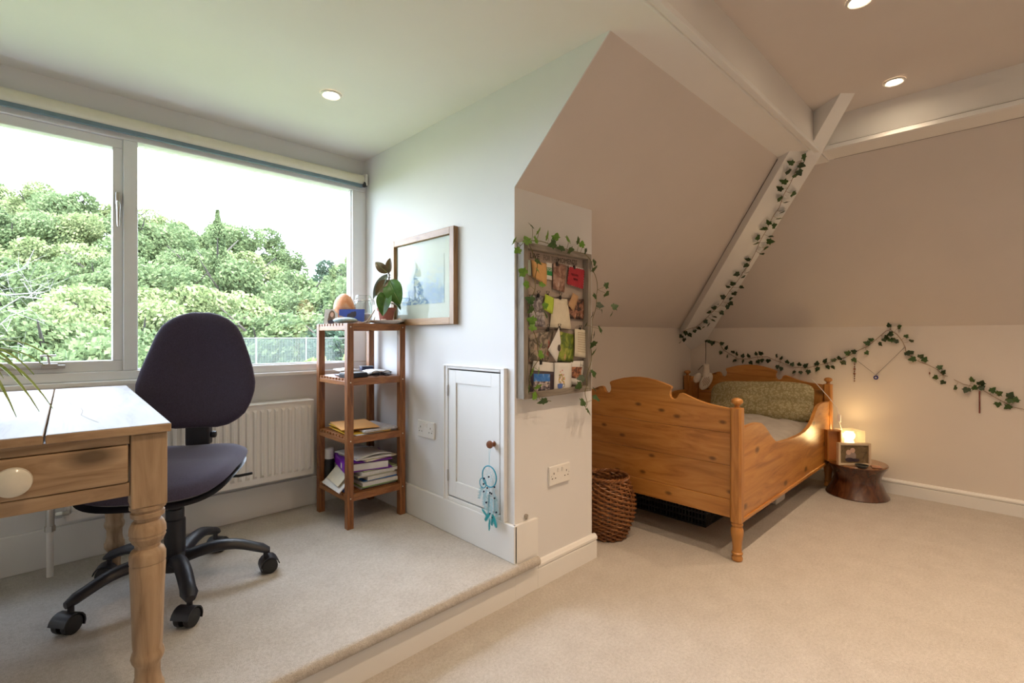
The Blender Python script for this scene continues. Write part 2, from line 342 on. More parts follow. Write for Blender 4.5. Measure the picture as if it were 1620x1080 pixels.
# ------------------------------------------------------------------ radiator and pipes
rad = thing('radiator', 'white ribbed panel radiator below the window', 'radiator', (0.575, 2.66, 0.35))
m = MB()
n = 29
for i in range(n):
    x = -0.475 + i * 0.95 / (n - 1); zz = [0.03, 0.045, 0.36, 0.375]; w = 0.0105
    m.prism([(x - w, 0, 0.028), (x - w * 0.3, -0.009, 0.040), (x - w * 0.3, -0.009, 0.362), (x - w, 0, 0.374)], (w * 0.001, 0, 0))
    m.add([(x - w, 0, 0.028), (x - w * .45, -0.009, 0.042), (x + w * .45, -0.009, 0.042), (x + w, 0, 0.028), (x - w, 0, 0.374), (x - w * .45, -0.009, 0.360), (x + w * .45, -0.009, 0.360), (x + w, 0, 0.374)],
          [(0, 1, 5, 4), (1, 2, 6, 5), (2, 3, 7, 6), (0, 3, 2, 1), (4, 5, 6, 7)])
m.bx(-0.497, 0.497, 0, 0.012, 0, 0.395)
obj('front_panel', m, MRAD, rad, bevel=0.0)
obj('top_grille', MB().bx(-0.5, 0.5, -0.004, 0.075, 0.395, 0.404), MRAD, rad, bevel=0.003)
obj('side_cover', MB().bx(-0.5, -0.496, 0, 0.07, 0.01, 0.395), MRAD, rad); obj('side_cover', MB().bx(0.496, 0.5, 0, 0.07, 0.01, 0.395), MRAD, rad)
obj('rear_panel', MB().bx(-0.497, 0.497, 0.062, 0.075, 0.0, 0.395), MRAD, rad)
[obj('wall_bracket', MB().bx(a_ - .015, a_ + .015, 0.07, 0.105, 0.02, 0.38), MRAD, rad) for a_ in (-.335, .335)]
vx, vy = -0.545, -0.01
obj('supply_pipe', MB().tube([(vx, vy, 0.0), (vx, vy, -0.2)], 0.011, 12), MRAD, rad, smooth=True)
vm = MB().tube([(vx, vy, 0.065), (vx, vy, -0.01)], 0.014, 12).tube([(vx, vy, 0.035), (vx + 0.055, vy + 0.01, 0.035)], 0.009, 10).tube([(vx + 0.015, vy, 0.035), (vx + 0.035, vy, 0.035)], 0.014, 6).tube([(vx, vy, 0.0), (vx, vy, -0.022)], 0.017, 6)
obj('valve', vm, MCHR, rad, smooth=True)
obj('valve_cap', MB().lathe([(0.016, 0.065), (0.019, 0.07), (0.018, 0.10), (0.012, 0.11)], c=(vx, vy, 0), n=16), MWHITE, rad, smooth=True)

# ------------------------------------------------------------------ low cupboard door in the cheek wall
d0 = thing('door_1', 'x', 'x', (PX, 1.718, 0.31)); del d0['label']; del d0['category']; d0['kind'] = 'structure'
yc = 1.718
def dbx(y0, y1, z0, z1, x0, x1): return (x0 - PX, x1 - PX, y0 - yc, y1 - yc, z0 - 0.31, z1 - 0.31)
def dm(*a):
    m = MB()
    for q in a: m.bx(*q)
    return m
obj('architrave', dm(dbx(1.905, 1.930, 0.308, 0.956, PX - 0.014, PX), dbx(1.506, 1.531, 0.308, 0.956, PX - 0.014, PX), dbx(1.531, 1.905, 0.942, 0.956, PX - 0.014, PX), dbx(1.531, 1.905, 0.308, 0.328, PX - 0.014, PX)), MT, d0, bevel=0.004)
obj('architrave_bead', dm(dbx(1.925, 1.934, 0.308, 0.962, PX - 0.020, PX), dbx(1.500, 1.509, 0.308, 0.962, PX - 0.020, PX), dbx(1.500, 1.934, 0.954, 0.962, PX - 0.020, PX)), MT, d0, bevel=0.003)
obj('door_frame_gap', dm(dbx(1.533, 1.903, 0.329, 0.941, PX - 0.002, PX - 0.0005)), MHOLE, d0)
xo = PX - 0.012; xi = PX - 0.003
lf_ = obj('door_leaf', dm(dbx(1.538, 1.592, 0.334, 0.936, xo, xi), dbx(1.844, 1.898, 0.334, 0.936, xo, xi), dbx(1.592, 1.844, 0.876, 0.936, xo, xi), dbx(1.592, 1.844, 0.334, 0.408, xo, xi), dbx(1.592, 1.844, 0.408, 0.876, PX - 0.0055, xi)), MT, d0, bevel=0.0015)
obj('hinge', dm((-0.0185, -0.010, 0.180, 0.187, 0.50, 0.555)), MCHR, d0, bevel=0.002); obj('hinge', dm((-0.0185, -0.010, 0.180, 0.187, 0.09, 0.145)), MCHR, d0, bevel=0.002)
MKNOB = wood('knob_wood', (0.10, 0.03, 0.012), (0.19, 0.06, 0.022), (0.27, 0.10, 0.04), rough=0.3, coat=0.5)
obj('knob', MB().lathe([(0.012, -0.012), (0.012, -0.018), (0.007, -0.021), (0.007, -0.026), (0.016, -0.032), (0.0175, -0.038), (0.014, -0.045), (0.005, -0.047)], c=(0, 1.572 - yc, 0.631 - 0.31), axis='x', n=20), MKNOB, d0, smooth=True)

# ------------------------------------------------------------------ sockets
def socket(loc, rz, label):
    t = thing('wall_socket', label, 'socket', loc, rz)          # faces local -Y
    obj('plate', MB().bx(-0.073, 0.073, -0.012, 0, -0.043, 0.043), MWHITE, t, bevel=0.004)
    for s in (-1, 1):
        obj('switch', MB().box((s * 0.014, -0.0135, 0.022), (0.012, 0.005, 0.019), rot=Matrix.Rotation(R(8), 3, 'X')), MWHITE, t, bevel=0.001)
        cx = s * 0.044
        for dx, dz, w, h in ((0, 0.010, 0.004, 0.009), (-0.011, -0.012, 0.0065, 0.004), (0.011, -0.012, 0.0065, 0.004)):
            obj('pin_hole', MB().box((cx + dx, -0.0120, dz), (w, 0.001, h)), MHOLE, t)
        obj('screw', MB().lathe([(0.003, -0.0125), (0.002, -0.0132)], c=(s * 0.061, 0, 0.0), axis='y', n=8), MCHR, t)
socket((1.712, PY, 0.467), 0, 'white double socket on the wall end under the pinboard')
socket((PX, 2.097, 0.62), R(-90), 'white double socket between shelf unit and cupboard door')
cap = thing('wall_stop', 'small grey round cap just above the corner skirting block', 'cap', (1.497, PY, 0.325))
obj('cap_ring', MB().lathe([(0.011, 0), (0.011, -0.006), (0.008, -0.008)], axis='y', n=16), plain('cap_grey', (0.35, 0.32, 0.28), 0.5), cap, smooth=True)
obj('cap_centre', MB().lathe([(0.006, -0.007), (0.006, -0.010), (0.003, -0.011)], axis='y', n=12), MCHR, cap, smooth=True)

# ------------------------------------------------------------------ recessed downlights
MLAMP = emit('lamp_glow', (1.0, 0.80, 0.55), 60.0)
MRING = plain('downlight_ring', (0.78, 0.76, 0.72), 0.3)
def downlight(x, y, z, label, e=26, col=(1.0, 0.72, 0.48), cone=118):
    t = thing('downlight', label, 'ceiling light', (x, y, z), 0, 'recessed downlights')
    obj('ring', MB().lathe([(0.046, -0.001), (0.045, -0.006), (0.038, -0.009), (0.032, -0.006), (0.030, -0.001)], n=32, cap=False), MRING, t, smooth=True)
    obj('lamp', MB().lathe([(0.031, -0.0012), (0.026, -0.003), (0.010, -0.004)], n=24), MLAMP, t, smooth=True)
    light('downlight_beam', 'SPOT', (x, y, z - 0.02), (0, 0, 0), e, col, spot_size=R(cone), spot_blend=1.0, shadow_soft_size=0.03)
downlight(0.925, 2.10, ZL, 'round recessed downlight in the low ceiling by the window', 7, (1, 0.85, 0.66))
downlight(3.05, 0.412, ZH, 'lit recessed downlight near the corner beam', 38)
downlight(2.218, 0.403, ZH, 'recessed downlight cut by the top edge of the view', 38)
for x, y, w_ in ((1.39, 0.40, 'first row, third from the right wall'), (0.4, 0.4, 'first row, fourth from the right wall'), (3.0, -0.55, 'second row, nearest the right wall'), (2.2, -0.55, 'second row, second from the right wall'), (1.3, -0.55, 'second row, third from the right wall'), (2.8, -1.6, 'back row, nearest the right wall'), (1.4, -1.6, 'back row, second from the right wall')):
    downlight(x, y, ZH, 'added unseen downlight in the ' + w_, 38)  # fixtures outside the view, added for the warm light they give

# ------------------------------------------------------------------ pine table
T = thing('farmhouse_table', 'long scrubbed pine table with turned legs and a worn plank top', 'table', (-0.212, 1.962, ZP), R(-1.7))
# local: x -0.45..0.45, y -0.585..0.575, top z 0.748
x0 = 0.45
for a, b in ((x0 - 0.212, x0), (x0 - 0.445, x0 - 0.2155), (x0 - 0.68, x0 - 0.4485), (x0 - 0.90, x0 - 0.6835)):
    pk = obj('plank', MB().bx(a, b, -0.585, 0.575, 0.728, 0.748), MTOP, T, bevel=0.003); pk.data.materials.append(MOX)
    for f_ in pk.data.polygons:
        if abs(f_.normal.z) < 0.5: f_.material_index = 1
def plank_crack():
    pts = [(0.245 + 0.006 * i + 0.008 * math.sin(i * 1.7), 0.55 - i * 0.085) for i in range(13)]
    m = MB()
    for (a, b), (c, d) in zip(pts, pts[1:]):
        m.add([(a - 0.0008, b, 0.7482), (a + 0.0008, b, 0.7482), (c + 0.0008, d, 0.7482), (c - 0.0008, d, 0.7482)], [(0, 1, 2, 3)])
    return m
obj('crack', plank_crack(), plain('crack_dark', (0.13, 0.09, 0.06), 0.9), T)
LP = [(0.0, .024), (.02, .030), (.05, .024), (.10, .027), (.113, .038), (.120, .041), (.134, .041), (.140, .036), (.16, .031), (.185, .031), (.198, .039), (.206, .041), (.214, .039), (.222, .035), (.24, .037), (.35, .0405), (.418, .044), (.420, .0425), (.423, .0425), (.425, .0445), (.442, .0445), (.452, .040), (.458, .031), (.466, .031), (.472, .038), (.484, .0445), (.4865, .0430), (.489, .0430), (.4915, .0455), (.505, .0445), (.518, .038), (.522, .032), (.528, .032), (.531, .0405), (.541, .0415), (.544, .038), (.547, .038), (.550, .044), (.558, .044)]
for sx in (-1, 1):
    for sy in (-1, 1):
        cx, cy = sx * 0.410, (-0.540 if sy < 0 else 0.530)
        lg = obj('leg', MB().lathe([(r * 0.80, z) for z, r in LP], n=28), MOZ, T, smooth=True, loc=(cx, cy, 0))
        obj('leg_block', MB().bx(-0.034, 0.034, -0.034, 0.034, 0.558, 0.728), MOZ, lg, bevel=0.004)
for yy in (-0.56, 0.535):
    s = -1 if yy < 0 else 1
    obj('apron_rail', MB().bx(-0.375, 0.375, yy - .008 * (s < 0), yy + 0.017, 0.707, 0.728), MOX, T, bevel=0.002)
    obj('apron_rail', MB().bx(-0.375, 0.375, yy - .008 * (s < 0), yy + 0.017, 0.590, 0.620), MOX, T, bevel=0.002)
obj('apron_back', MB().bx(-0.342, 0.342, 0.54, 0.555, 0.62, 0.707), MOX, T)
for sx in (-1, 1): obj('side_apron', MB().bx(sx * 0.425 - 0.011, sx * 0.425 + 0.011, -0.505, 0.495, 0.60, 0.728), MTOP, T, bevel=0.002)
dr = obj('drawer', MB().bx(-0.372, 0.372, -0.572, -0.550, 0.6215, 0.7055), MOX, T, bevel=0.004)
obj('drawer_box', MB().bx(-0.33, 0.33, -0.546, -0.1, 0.63, 0.70), MOX, dr)
for kx in (0.192, -0.192):
    obj('drawer_knob', MB().lathe([(0.012, -0.568), (0.011, -0.578), (0.024, -0.584), (0.029, -0.592), (0.028, -0.600), (0.020, -0.607), (0.004, -0.610)], c=(kx, 0, 0.663), axis='y', n=28), MCREAM, dr, smooth=True)

# ------------------------------------------------------------------ spider plant on the table
sp = thing('spider_plant', 'spider plant with long arching striped leaves on the table', 'plant', (-0.20, 1.93, 0.898))
obj('pot', MB().lathe([(0.0, 0), (0.048, 0), (0.066, 0.095), (0.070, 0.095), (0.070, 0.115), (0.063, 0.115), (0.060, 0.1), (0.0, 0.098)], n=28), plain('terracotta', (0.42, 0.16, 0.08), 0.8), sp, smooth=True)
MSPI = blotch('spider_leaf', [(0.16, 0.26, 0.04), (0.38, 0.48, 0.12), (0.62, 0.66, 0.34)], 60, 0.45)
rs = random.Random(3)
tips = [(0.20, -0.21, 0.008), (0.16, -0.25, 0.004), (0.225, -0.20, 0.012), (0.225, -0.13, 0.14), (0.19, -0.16, 0.10), (0.14, -0.21, 0.06), (0.10, -0.02, 0.20), (0.16, 0.02, 0.15), (0.13, -0.12, 0.16), (0.08, 0.10, 0.22), (0.17, -0.20, 0.10), (0.21, -0.10, 0.12)]
for i in range(16):
    a = rs.uniform(R(60), R(330)); r = rs.uniform(0.14, 0.3); tips.append((r * math.cos(a), r * math.sin(a) * 0.8, rs.uniform(0.02, 0.22)))
for tx, ty, tz in tips:
    m = MB(); k = 12; base = Vector((tx * 0.08, ty * 0.08, 0.10)); tip = Vector((tx, ty, tz)); apex = Vector((tx * 0.5, ty * 0.5, 0.10 + rs.uniform(0.12, 0.20) * (0.5 + abs(tip.length))))
    side = Vector((-ty, tx, 0)).normalized(); vs = []; fs = []
    for i in range(k + 1):
        u = i / k; p = base * (1 - u) ** 2 + apex * 2 * u * (1 - u) + tip * u * u; w = 0.0085 * (1 - u ** 3) * min(1, 0.5 + u * 3) + 0.0004
        vs += [p - side * w + Vector((0, 0, 0.003)), p, p + side * w + Vector((0, 0, 0.003))]
    for i in range(k):
        q = i * 3; fs += [(q, q + 1, q + 4, q + 3), (q + 1, q + 2, q + 5, q + 4)]
    m.add(vs, fs); obj('leaf', m, MSPI, sp, smooth=True)

# ------------------------------------------------------------------ office chair
CH = thing('office_chair', 'dark purple-grey fabric swivel chair with black five-star base', 'chair', (0.366, 2.197, ZP), R(-30))
obj('base_hub', MB().lathe([(0.040, 0.075), (0.046, 0.085), (0.046, 0.125), (0.034, 0.14)], n=24), MBLK, CH, smooth=True)
ang = [R(a + 30) for a in (-20, -92, -164, 52, 124)]
for a in ang:
    c, s = math.cos(a), math.sin(a); arm = MB(); vs = []; fs = []; k = 12
    for i in range(k + 1):
        u = i / k; r = 0.03 + 0.29 * u; zc = 0.112 + 0.028 * math.sin(min(u * 1.25, 1) * math.pi * 0.75) - 0.045 * u ** 3
        w = 0.029 - 0.006 * u + (0.003 if u > 0.9 else 0); hh = 0.026 - 0.006 * u
        if i == k: w *= 0.6; hh *= 0.6
        for q in range(10):
            b = 2 * math.pi * q / 10; y_ = w * math.cos(b); z_ = zc + hh * math.sin(b) * (1 if math.sin(b) > 0 else 0.75)
            vs.append((r * c - y_ * s, r * s + y_ * c, z_))
    for i in range(k):
        for q in range(10): fs.append((i * 10 + q, i * 10 + (q + 1) % 10, (i + 1) * 10 + (q + 1) % 10, (i + 1) * 10 + q))
    fs += [tuple(range(10))[::-1], tuple(range(k * 10, k * 10 + 10))]
    arm.add(vs, fs); armo = obj('base_arm', arm, MBLK, CH, smooth=True)
    ex, ey = 0.305 * c, 0.305 * s; ca = a + rs.uniform(-0.9, 0.9)
    cc = MB(); dx, dy = math.cos(ca), math.sin(ca); ox, oy = ex + 0.012 * dx, ey + 0.012 * dy
    rotm = Matrix.Rotation(ca + math.pi / 2, 3, 'Z')
    for sd in (-1, 1):
        w_ = MB().lathe([(0.020, -0.011), (0.0285, -0.009), (0.0295, 0), (0.0285, 0.009), (0.018, 0.011)], axis='x', n=20)
        w_.v = [tuple(rotm @ (Vector(v) + Vector((sd * 0.017, 0, 0))) + Vector((ox, oy, 0.0295))) for v in w_.v]; cc.add(w_.v, w_.f)
    ca_o = obj('caster', cc, MBLKM, armo, smooth=True)
    hd = MB(); vs = []; fs = []
    for i in range(9):
        t_ = math.pi * (-0.15 + 1.1 * i / 8); yy, zz = 0.036 * math.cos(t_), 0.036 * math.sin(t_)
        for xx in (-0.030, 0.030): vs.append(tuple(rotm @ Vector((xx, yy, zz)) + Vector((ox, oy, 0.0305))))
        for xx in (-0.030, 0.030): vs.append(tuple(rotm @ Vector((xx, yy * 0.88, zz * 0.88)) + Vector((ox, oy, 0.0305))))
    for i in range(8):
        q = i * 4; fs += [(q, q + 1, q + 5, q + 4), (q + 2, q + 6, q + 7, q + 3), (q, q + 4, q + 6, q + 2), (q + 1, q + 3, q + 7, q + 5)]
    hd.add(vs, fs); hd.lathe([(0.009, 0.05), (0.009, 0.10)], c=(ex, ey, 0), n=10); obj('caster_hood', hd, MBLK, armo, smooth=True)
obj('gas_column', MB().lathe([(0.034, 0.13), (0.034, 0.26), (0.030, 0.265), (0.030, 0.30)], n=24).lathe([(0.022, 0.29), (0.022, 0.40)], n=20), MBLK, CH, smooth=True)
obj('mechanism', MB().bx(-0.075, 0.075, -0.10, 0.12, 0.385, 0.42).bx(-0.03, 0.03, 0.10, 0.24, 0.385, 0.41).tube([(0.06, 0.05, 0.40), (0.20, 0.06, 0.392), (0.25, 0.06, 0.40)], 0.006, 8).tube([(-0.06, 0.05, 0.40), (-0.19, 0.02, 0.392)], 0.006, 8), MBLKM, CH, bevel=0.006)
def seatz(x, y):   # y=-1 front, 1 rear
    return 0.452 + 0.035 * max(0, y) ** 2 - 0.045 * max(0, -y) ** 2.2 + 0.022 * x * x * (0.6 + 0.4 * y)
obj('seat', MB().cushion(0.240, 0.235, 0.062, 3.6, seatz, 22, 0.42), MFAB, CH, smooth=True, weld=True, loc=(-.008, -0.035, 0))
obj('seat_shell', MB().cushion(0.236, 0.231, 0.045, 3.6, lambda x, y: seatz(x, y) - 0.026, 20, 0.45), MBLK, CH, smooth=True, weld=True, loc=(-.008, -0.035, 0))
# backrest: outline in (x, z), gently dished, leaning back
prof_b = [(0, 0.08), (0.02, 0.125), (0.065, 0.165), (0.12, 0.195), (0.2, 0.216), (0.3, 0.230), (0.375, 0.233), (0.5, 0.220), (0.6, 0.205), (0.7, 0.188), (0.8, 0.170), (0.88, 0.148), (0.94, 0.115), (0.98, 0.075), (1.0, 0.035)]
def bw(t):
    for (a, p), (b, q) in zip(prof_b, prof_b[1:]):
        if a <= t <= b: return p + (q - p) * (t - a) / (b - a)
    return prof_b[-1][1]
def backrest(th, inset, yoff):
    m = MB(); nv, nu = 40, 22
    tt = [0.5 - 0.5 * math.cos(math.pi * j / nv) for j in range(nv + 1)]
    for side in (-1, 1):
        vs = []
        for j in range(nv + 1):
            for i in range(nu + 1):
                u = math.sin((2 * i / nu - 1) * math.pi / 2); t = tt[j]; w = max(0.004, bw(t) * .96 - inset); x = u * w; z = inset + t * (0.485 - 2 * inset)
                e = (max(0, 1 - abs(u) ** 5) ** 0.5) * (max(0, 1 - abs(2 * t - 1) ** 9) ** 0.5)
                y = 0.030 * math.sin(t * math.pi) * 1.0 - 0.05 * (x / 0.23) ** 2 + 0.05 * t + yoff + side * th / 2 * e
                vs.append((x, y, z))
        fs = [(j * (nu + 1) + i, j * (nu + 1) + i + 1, (j + 1) * (nu + 1) + i + 1, (j + 1) * (nu + 1) + i) for j in range(nv) for i in range(nu)]
        m.add(vs, fs if side < 0 else [f[::-1] for f in fs])
    return m
obj('backrest', backrest(0.055, 0, 0), MFAB, CH, smooth=True, weld=True, loc=(0, 0.215, 0.565))
obj('backrest_shell', backrest(0.035, 0.006, 0.022), MBLK, CH, smooth=True, weld=True, loc=(0, 0.215, 0.565))
obj('back_support', MB().bx(-0.035, 0.035, 0.225, 0.255, 0.39, 0.66).bx(-0.045, 0.045, 0.215, 0.262, 0.49, 0.575).tube([(0.045, 0.24, 0.53), (0.066, 0.24, 0.53)], 0.014, 10), MBLK, CH, bevel=0.006)

# ------------------------------------------------------------------ slatted shelf unit
SX0, SX1, SY0, SY1 = 1.078, 1.403, 2.262, 2.632
SW, SD = SX1 - SX0, SY1 - SY0
SH = thing('shelf_unit', 'reddish brown four-tier slatted wooden shelf unit in the window corner', 'shelf', ((SX0 + SX1) / 2, (SY0 + SY1) / 2, ZP))
q = 0.033
for sx in (-1, 1):
    for sy in (-1, 1):
        obj('post', MB().bx(-q / 2, q / 2, -q / 2, q / 2, 0, 1.012), MAZ, SH, bevel=0.002, loc=(sx * (SW - q) / 2, sy * (SD - q) / 2, 0))
LEV = [0.168, 0.450, 0.738, 1.012]
for z in LEV:
    for sy in (-1, 1): obj('rail', MB().bx(-SW / 2 + q, SW / 2 - q, -0.010, 0.010, -0.034, 0), MAX_, SH, bevel=0.0015, loc=(0, sy * (SD / 2 - 0.012), z))
    for sx in (-1, 1):
        obj('side_rail', MB().bx(-0.010, 0.010, -SD / 2 + q, SD / 2 - q, -0.034, -0.012), MAY, SH, bevel=0.0015, loc=(sx * (SW / 2 - 0.012), 0, z))
        for sy in (-1, 1): obj('screw_cap', MB().lathe([(0.0035, -0.0004), (0.003, -0.0018)], axis='y', n=10), MCREAM, SH, loc=(sx * (SW - q) / 2, -SD / 2, z - 0.018)) if sy < 0 else None
    ns = 9; first = None
    for i in range(ns):
        y = -SD / 2 + q + 0.012 + (SD - 2 * q - 0.024) * i / (ns - 1)
        if first is None: first = obj('slat', MB().bx(-SW / 2 + 0.004, SW / 2 - 0.004, -0.0125, 0.0125, -0.012, 0), MAX_, SH, bevel=0.001, loc=(0, y, z))
        else:
            c_ = first.copy(); COL.objects.link(c_); c_.location = (0, y, z)

ZT = ZP + LEV[3] + 0.0005
# stone lamp, stone, postcards, jar, plant on the top shelf
rk = MB(); 
def rock(a, b):
    th = a * 2 * math.pi; ph = b * math.pi; r = 1 + 0.10 * noise.noise(Vector((math.cos(th) * math.sin(ph) * 2, math.sin(th) * math.sin(ph) * 2, math.cos(ph) * 2 + 5)))
    z = math.cos(ph); w = 0.056 * (1.0 - 0.10 * max(0, z)) * r
    return (w * math.sin(ph) * math.cos(th), w * math.sin(ph) * math.sin(th), 0.088 + 0.078 * z * (1 if z > 0 else 0.85))
rk.grid(rock, 24, 16)
def saltmat():
    m, t, b = nt('salt_crystal'); v = coords(t); f = noisetex(t, v, 22, 5, 0.7, 0.6)
    t.links.new(ramp(t, f, [(0.3, (0.62, 0.20, 0.07)), (0.5, (0.80, 0.36, 0.17)), (0.72, (0.88, 0.58, 0.40))]), b.inputs['Base Color'])
    b.inputs['Roughness'].default_value = 0.55; b.inputs['Subsurface Weight'].default_value = 0.35; b.inputs['Subsurface Radius'].default_value = (0.05, 0.02, 0.01)
    bump(t, b, f, 0.6, 0.006); return m
sl = thing('salt_lamp', 'orange rock salt lamp at the back of the top shelf', 'lamp', (1.185, 2.525, ZT))
obj('crystal', rk, saltmat(), sl, smooth=True, weld=True)
obj('lamp_base', MB().lathe([(0.045, 0), (0.045, 0.014), (0.038, 0.018)], n=24), MAZ, sl, smooth=True)
st = obj('smooth_stone', MB().sphere((0, 0, 0.016), (0.062, 0.040, 0.0165), 28, 14), blotch('blue_stone', [(0.20, 0.30, 0.36), (0.36, 0.50, 0.55), (0.58, 0.64, 0.62)], 22, 0.35), smooth=True, loc=(1.125, 2.385, ZT)); st.rotation_euler = (0, 0, R(-44))
tag(st, 'flat blue-grey polished stone at the left edge of the top shelf', 'stone')
def card(name, label, cat, x0, y0, x1, y1, z, h, mat, group=None, tilt=0.0, th=0.0012):
    dx, dy = x1 - x0, y1 - y0; L = math.hypot(dx, dy); a = math.atan2(dy, dx)
    o = obj(name, MB().bx(-L / 2, L / 2, -th / 2, th / 2, 0, h), mat, loc=((x0 + x1) / 2, (y0 + y1) / 2, z)); o.rotation_euler = (tilt, 0, a)
    return tag(o, label, cat, group)
gc = card('postcard', 'small photo print of a long-haired person beside the blue postcard', 'photo', 1.088, 2.560, 1.136, 2.502, ZT, 0.080, blotch('portrait_bg', [(0.55, 0.50, 0.46), (0.70, 0.66, 0.62), (0.78, 0.74, 0.7)], 18), tilt=R(-8))
MSKIN = plain('printed_skin', (0.72, 0.42, 0.30), 0.5); MHAIR = plain('printed_hair', (0.20, 0.11, 0.06), 0.5); MDARKC = plain('printed_dark', (0.05, 0.035, 0.05), 0.5)
def disc(m, cx, cz, rx, rz, y=-0.0012, n=14, xx=None):
    vs = [(cx, y, cz)] + [(cx + rx * math.cos(2 * math.pi * k / n), y, cz + rz * math.sin(2 * math.pi * k / n)) for k in range(n)]
    m.add(vs, [(0, k + 1, (k + 1) % n + 1) for k in range(n)]); return m
obj('print', disc(disc(MB(), 0.004, 0.040, 0.019, 0.034, -0.0010), -0.006, 0.02, 0.012, 0.022, -0.0010), MHAIR, gc)
obj('print', disc(MB(), 0.005, 0.050, 0.0095, 0.0135, -0.0014), MSKIN, gc)
obj('print', disc(MB(), 0.004, 0.012, 0.019, 0.011, -0.0014), MDARKC, gc)
bc = card('postcard', 'blue postcard with dark rocks leaning in front of the salt lamp', 'postcard', 1.130, 2.475, 1.222, 2.372, ZT, 0.078, plain('postcard_blue', (0.045, 0.085, 0.36), 0.4, var=0.2, nscale=12), tilt=R(-7))
m = disc(disc(disc(MB(), 0.005, 0.048, 0.015, 0.017, -0.0012), -0.012, 0.040, 0.013, 0.016, -0.0012), 0.017, 0.052, 0.008, 0.016, -0.0012); obj('print', m, MDARKC, bc)
m = MB().add([(-0.068, -0.0013, 0.001), (0.068, -0.0013, 0.001), (0.068, -0.0013, 0.008), (0.02, -0.0013, 0.020), (0.0, -0.0013, 0.012), (-0.03, -0.0013, 0.034), (-0.068, -0.0013, 0.046)], [(0, 1, 2, 3, 4, 5, 6)]); obj('print', m, blotch('printed_rock', [(0.25, 0.10, 0.06), (0.52, 0.36, 0.28), (0.75, 0.68, 0.62)], 90), bc)
jar = thing('glass_jar', 'clear clip-top glass jar behind the rubber plant', 'jar', (1.285, 2.505, ZT))
MJAR = glassmat('jar_glass', 0.14, (0.93, 0.96, 0.96))
obj('body', MB().lathe([(0.044, 0.0), (0.049, 0.006), (0.049, 0.105), (0.042, 0.122), (0.040, 0.135), (0.037, 0.135), (0.039, 0.121), (0.046, 0.104), (0.046, 0.008), (0.0, 0.006)], n=32, cap=False), MJAR, jar, smooth=True)
obj('lid', MB().lathe([(0.043, 0.138), (0.044, 0.150), (0.038, 0.160), (0.0, 0.163)], n=32, cap=False), MJAR, jar, smooth=True)
obj('contents', MB().lathe([(0.044, 0.010), (0.045, 0.055), (0.03, 0.060), (0, 0.058)], n=24), blotch('jar_contents', [(0.62, 0.42, 0.48), (0.78, 0.68, 0.70), (0.85, 0.82, 0.80)], 80), jar, smooth=True)
obj('wire_clip', MB().tube([(0.044, -0.012, 0.138), (0.058, -0.012, 0.134), (0.060, -0.012, 0.11), (0.060, 0.012, 0.11), (0.058, 0.012, 0.134), (0.044, 0.012, 0.138)], 0.0016, 6).tube([(0.05, -0.016, 0.150), (0.054, -0.018, 0.118), (0.05, 0.0, 0.10), (0.054, 0.018, 0.118), (0.05, 0.016, 0.150)], 0.0016, 6).lathe([(0.0445, 0.128), (0.0455, 0.130), (0.0445, 0.132)], n=32, cap=False), MCHR, jar, smooth=True, rot=(0, 0, R(-50)))
pl = tag(obj('saucer', MB().lathe([(0.0, 0.004), (0.055, 0.0), (0.060, 0.003), (0.100, 0.016), (0.101, 0.018), (0.060, 0.009), (0.0, 0.007)], n=40, cap=False), MWHITE, smooth=True, loc=(1.322, 2.325, ZT)), 'wide shallow white dish under the rubber plant pot', 'dish')
rb = thing('rubber_plant', 'young rubber plant with broad glossy leaves in a small terracotta pot', 'plant', (1.325, 2.325, ZT + 0.0095))
obj('pot', MB().lathe([(0.0, 0), (0.033, 0), (0.042, 0.060), (0.047, 0.060), (0.048, 0.076), (0.043, 0.076), (0.041, 0.062), (0, 0.060)], n=28), plain('pot_red_clay', (0.33, 0.095, 0.06), 0.7), rb, smooth=True)
# screen-facing basis of the shelf corner: right = (.717,-.697), toward viewer = (-.697,-.717)
RT = Vector((0.717, -0.697, 0)); FW = Vector((-0.697, -0.717, 0))
def L3(r, z, f=0.0): return RT * r + FW * f + Vector((0, 0, z))
obj('stem', MB().tube([L3(-.004, .05), L3(.0, .12), L3(.012, .20), L3(.016, .245), L3(.012, .27)], [.005, .0045, .004, .0035, .003], 8), plain('stem', (0.10, 0.06, 0.035), 0.6), rb, smooth=True)
def rleaf(base, tip, width, mat, cup=0.15, twist=0.0, nrm=None):
    b, t = Vector(base), Vector(tip); ax = t - b; L = ax.length; ax.normalize(); nn = Vector(nrm) if nrm else FW.copy(); nn = (nn - ax * nn.dot(ax)).normalized(); sd = ax.cross(nn)
    m = MB(); vs = []; fs = []; k, w_ = 14, 8
    for i in range(k + 1):
        u = i / k; w = width / 2 * (math.sin(math.pi * min(1, u ** 0.85)) ** 0.72) if 0 < u < 1 else 0.0008
        c = b + ax * (L * u) + nn * (math.sin(u * math.pi) * L * 0.12)
        for j in range(-w_ // 2, w_ // 2 + 1):
            s = j / (w_ / 2); vs.append(c + sd * (s * w) + nn * (abs(s) * w * cup * 2 - 0.001 * (j == 0)) )
    for i in range(k):
        for j in range(w_): fs.append((i * (w_ + 1) + j, i * (w_ + 1) + j + 1, (i + 1) * (w_ + 1) + j + 1, (i + 1) * (w_ + 1) + j))
    m.add(vs, fs); m2 = MB().tube([b - ax * 0.02, b], 0.002, 6); m.add(m2.v, m2.f)
    o = obj('leaf', m, mat, rb, smooth=True)
    v = MB().tube([b + nn * (0.0005), b + ax * L * .33 + nn * (math.sin(.33 * math.pi) * L * .12 + .0004), b + ax * L * .66 + nn * (math.sin(.66 * math.pi) * L * .12 + .0004), t], [0.0014, 0.0011, 0.0008, 0.0003], 5)
    obj('midrib', v, MRIB, o, smooth=True); return o
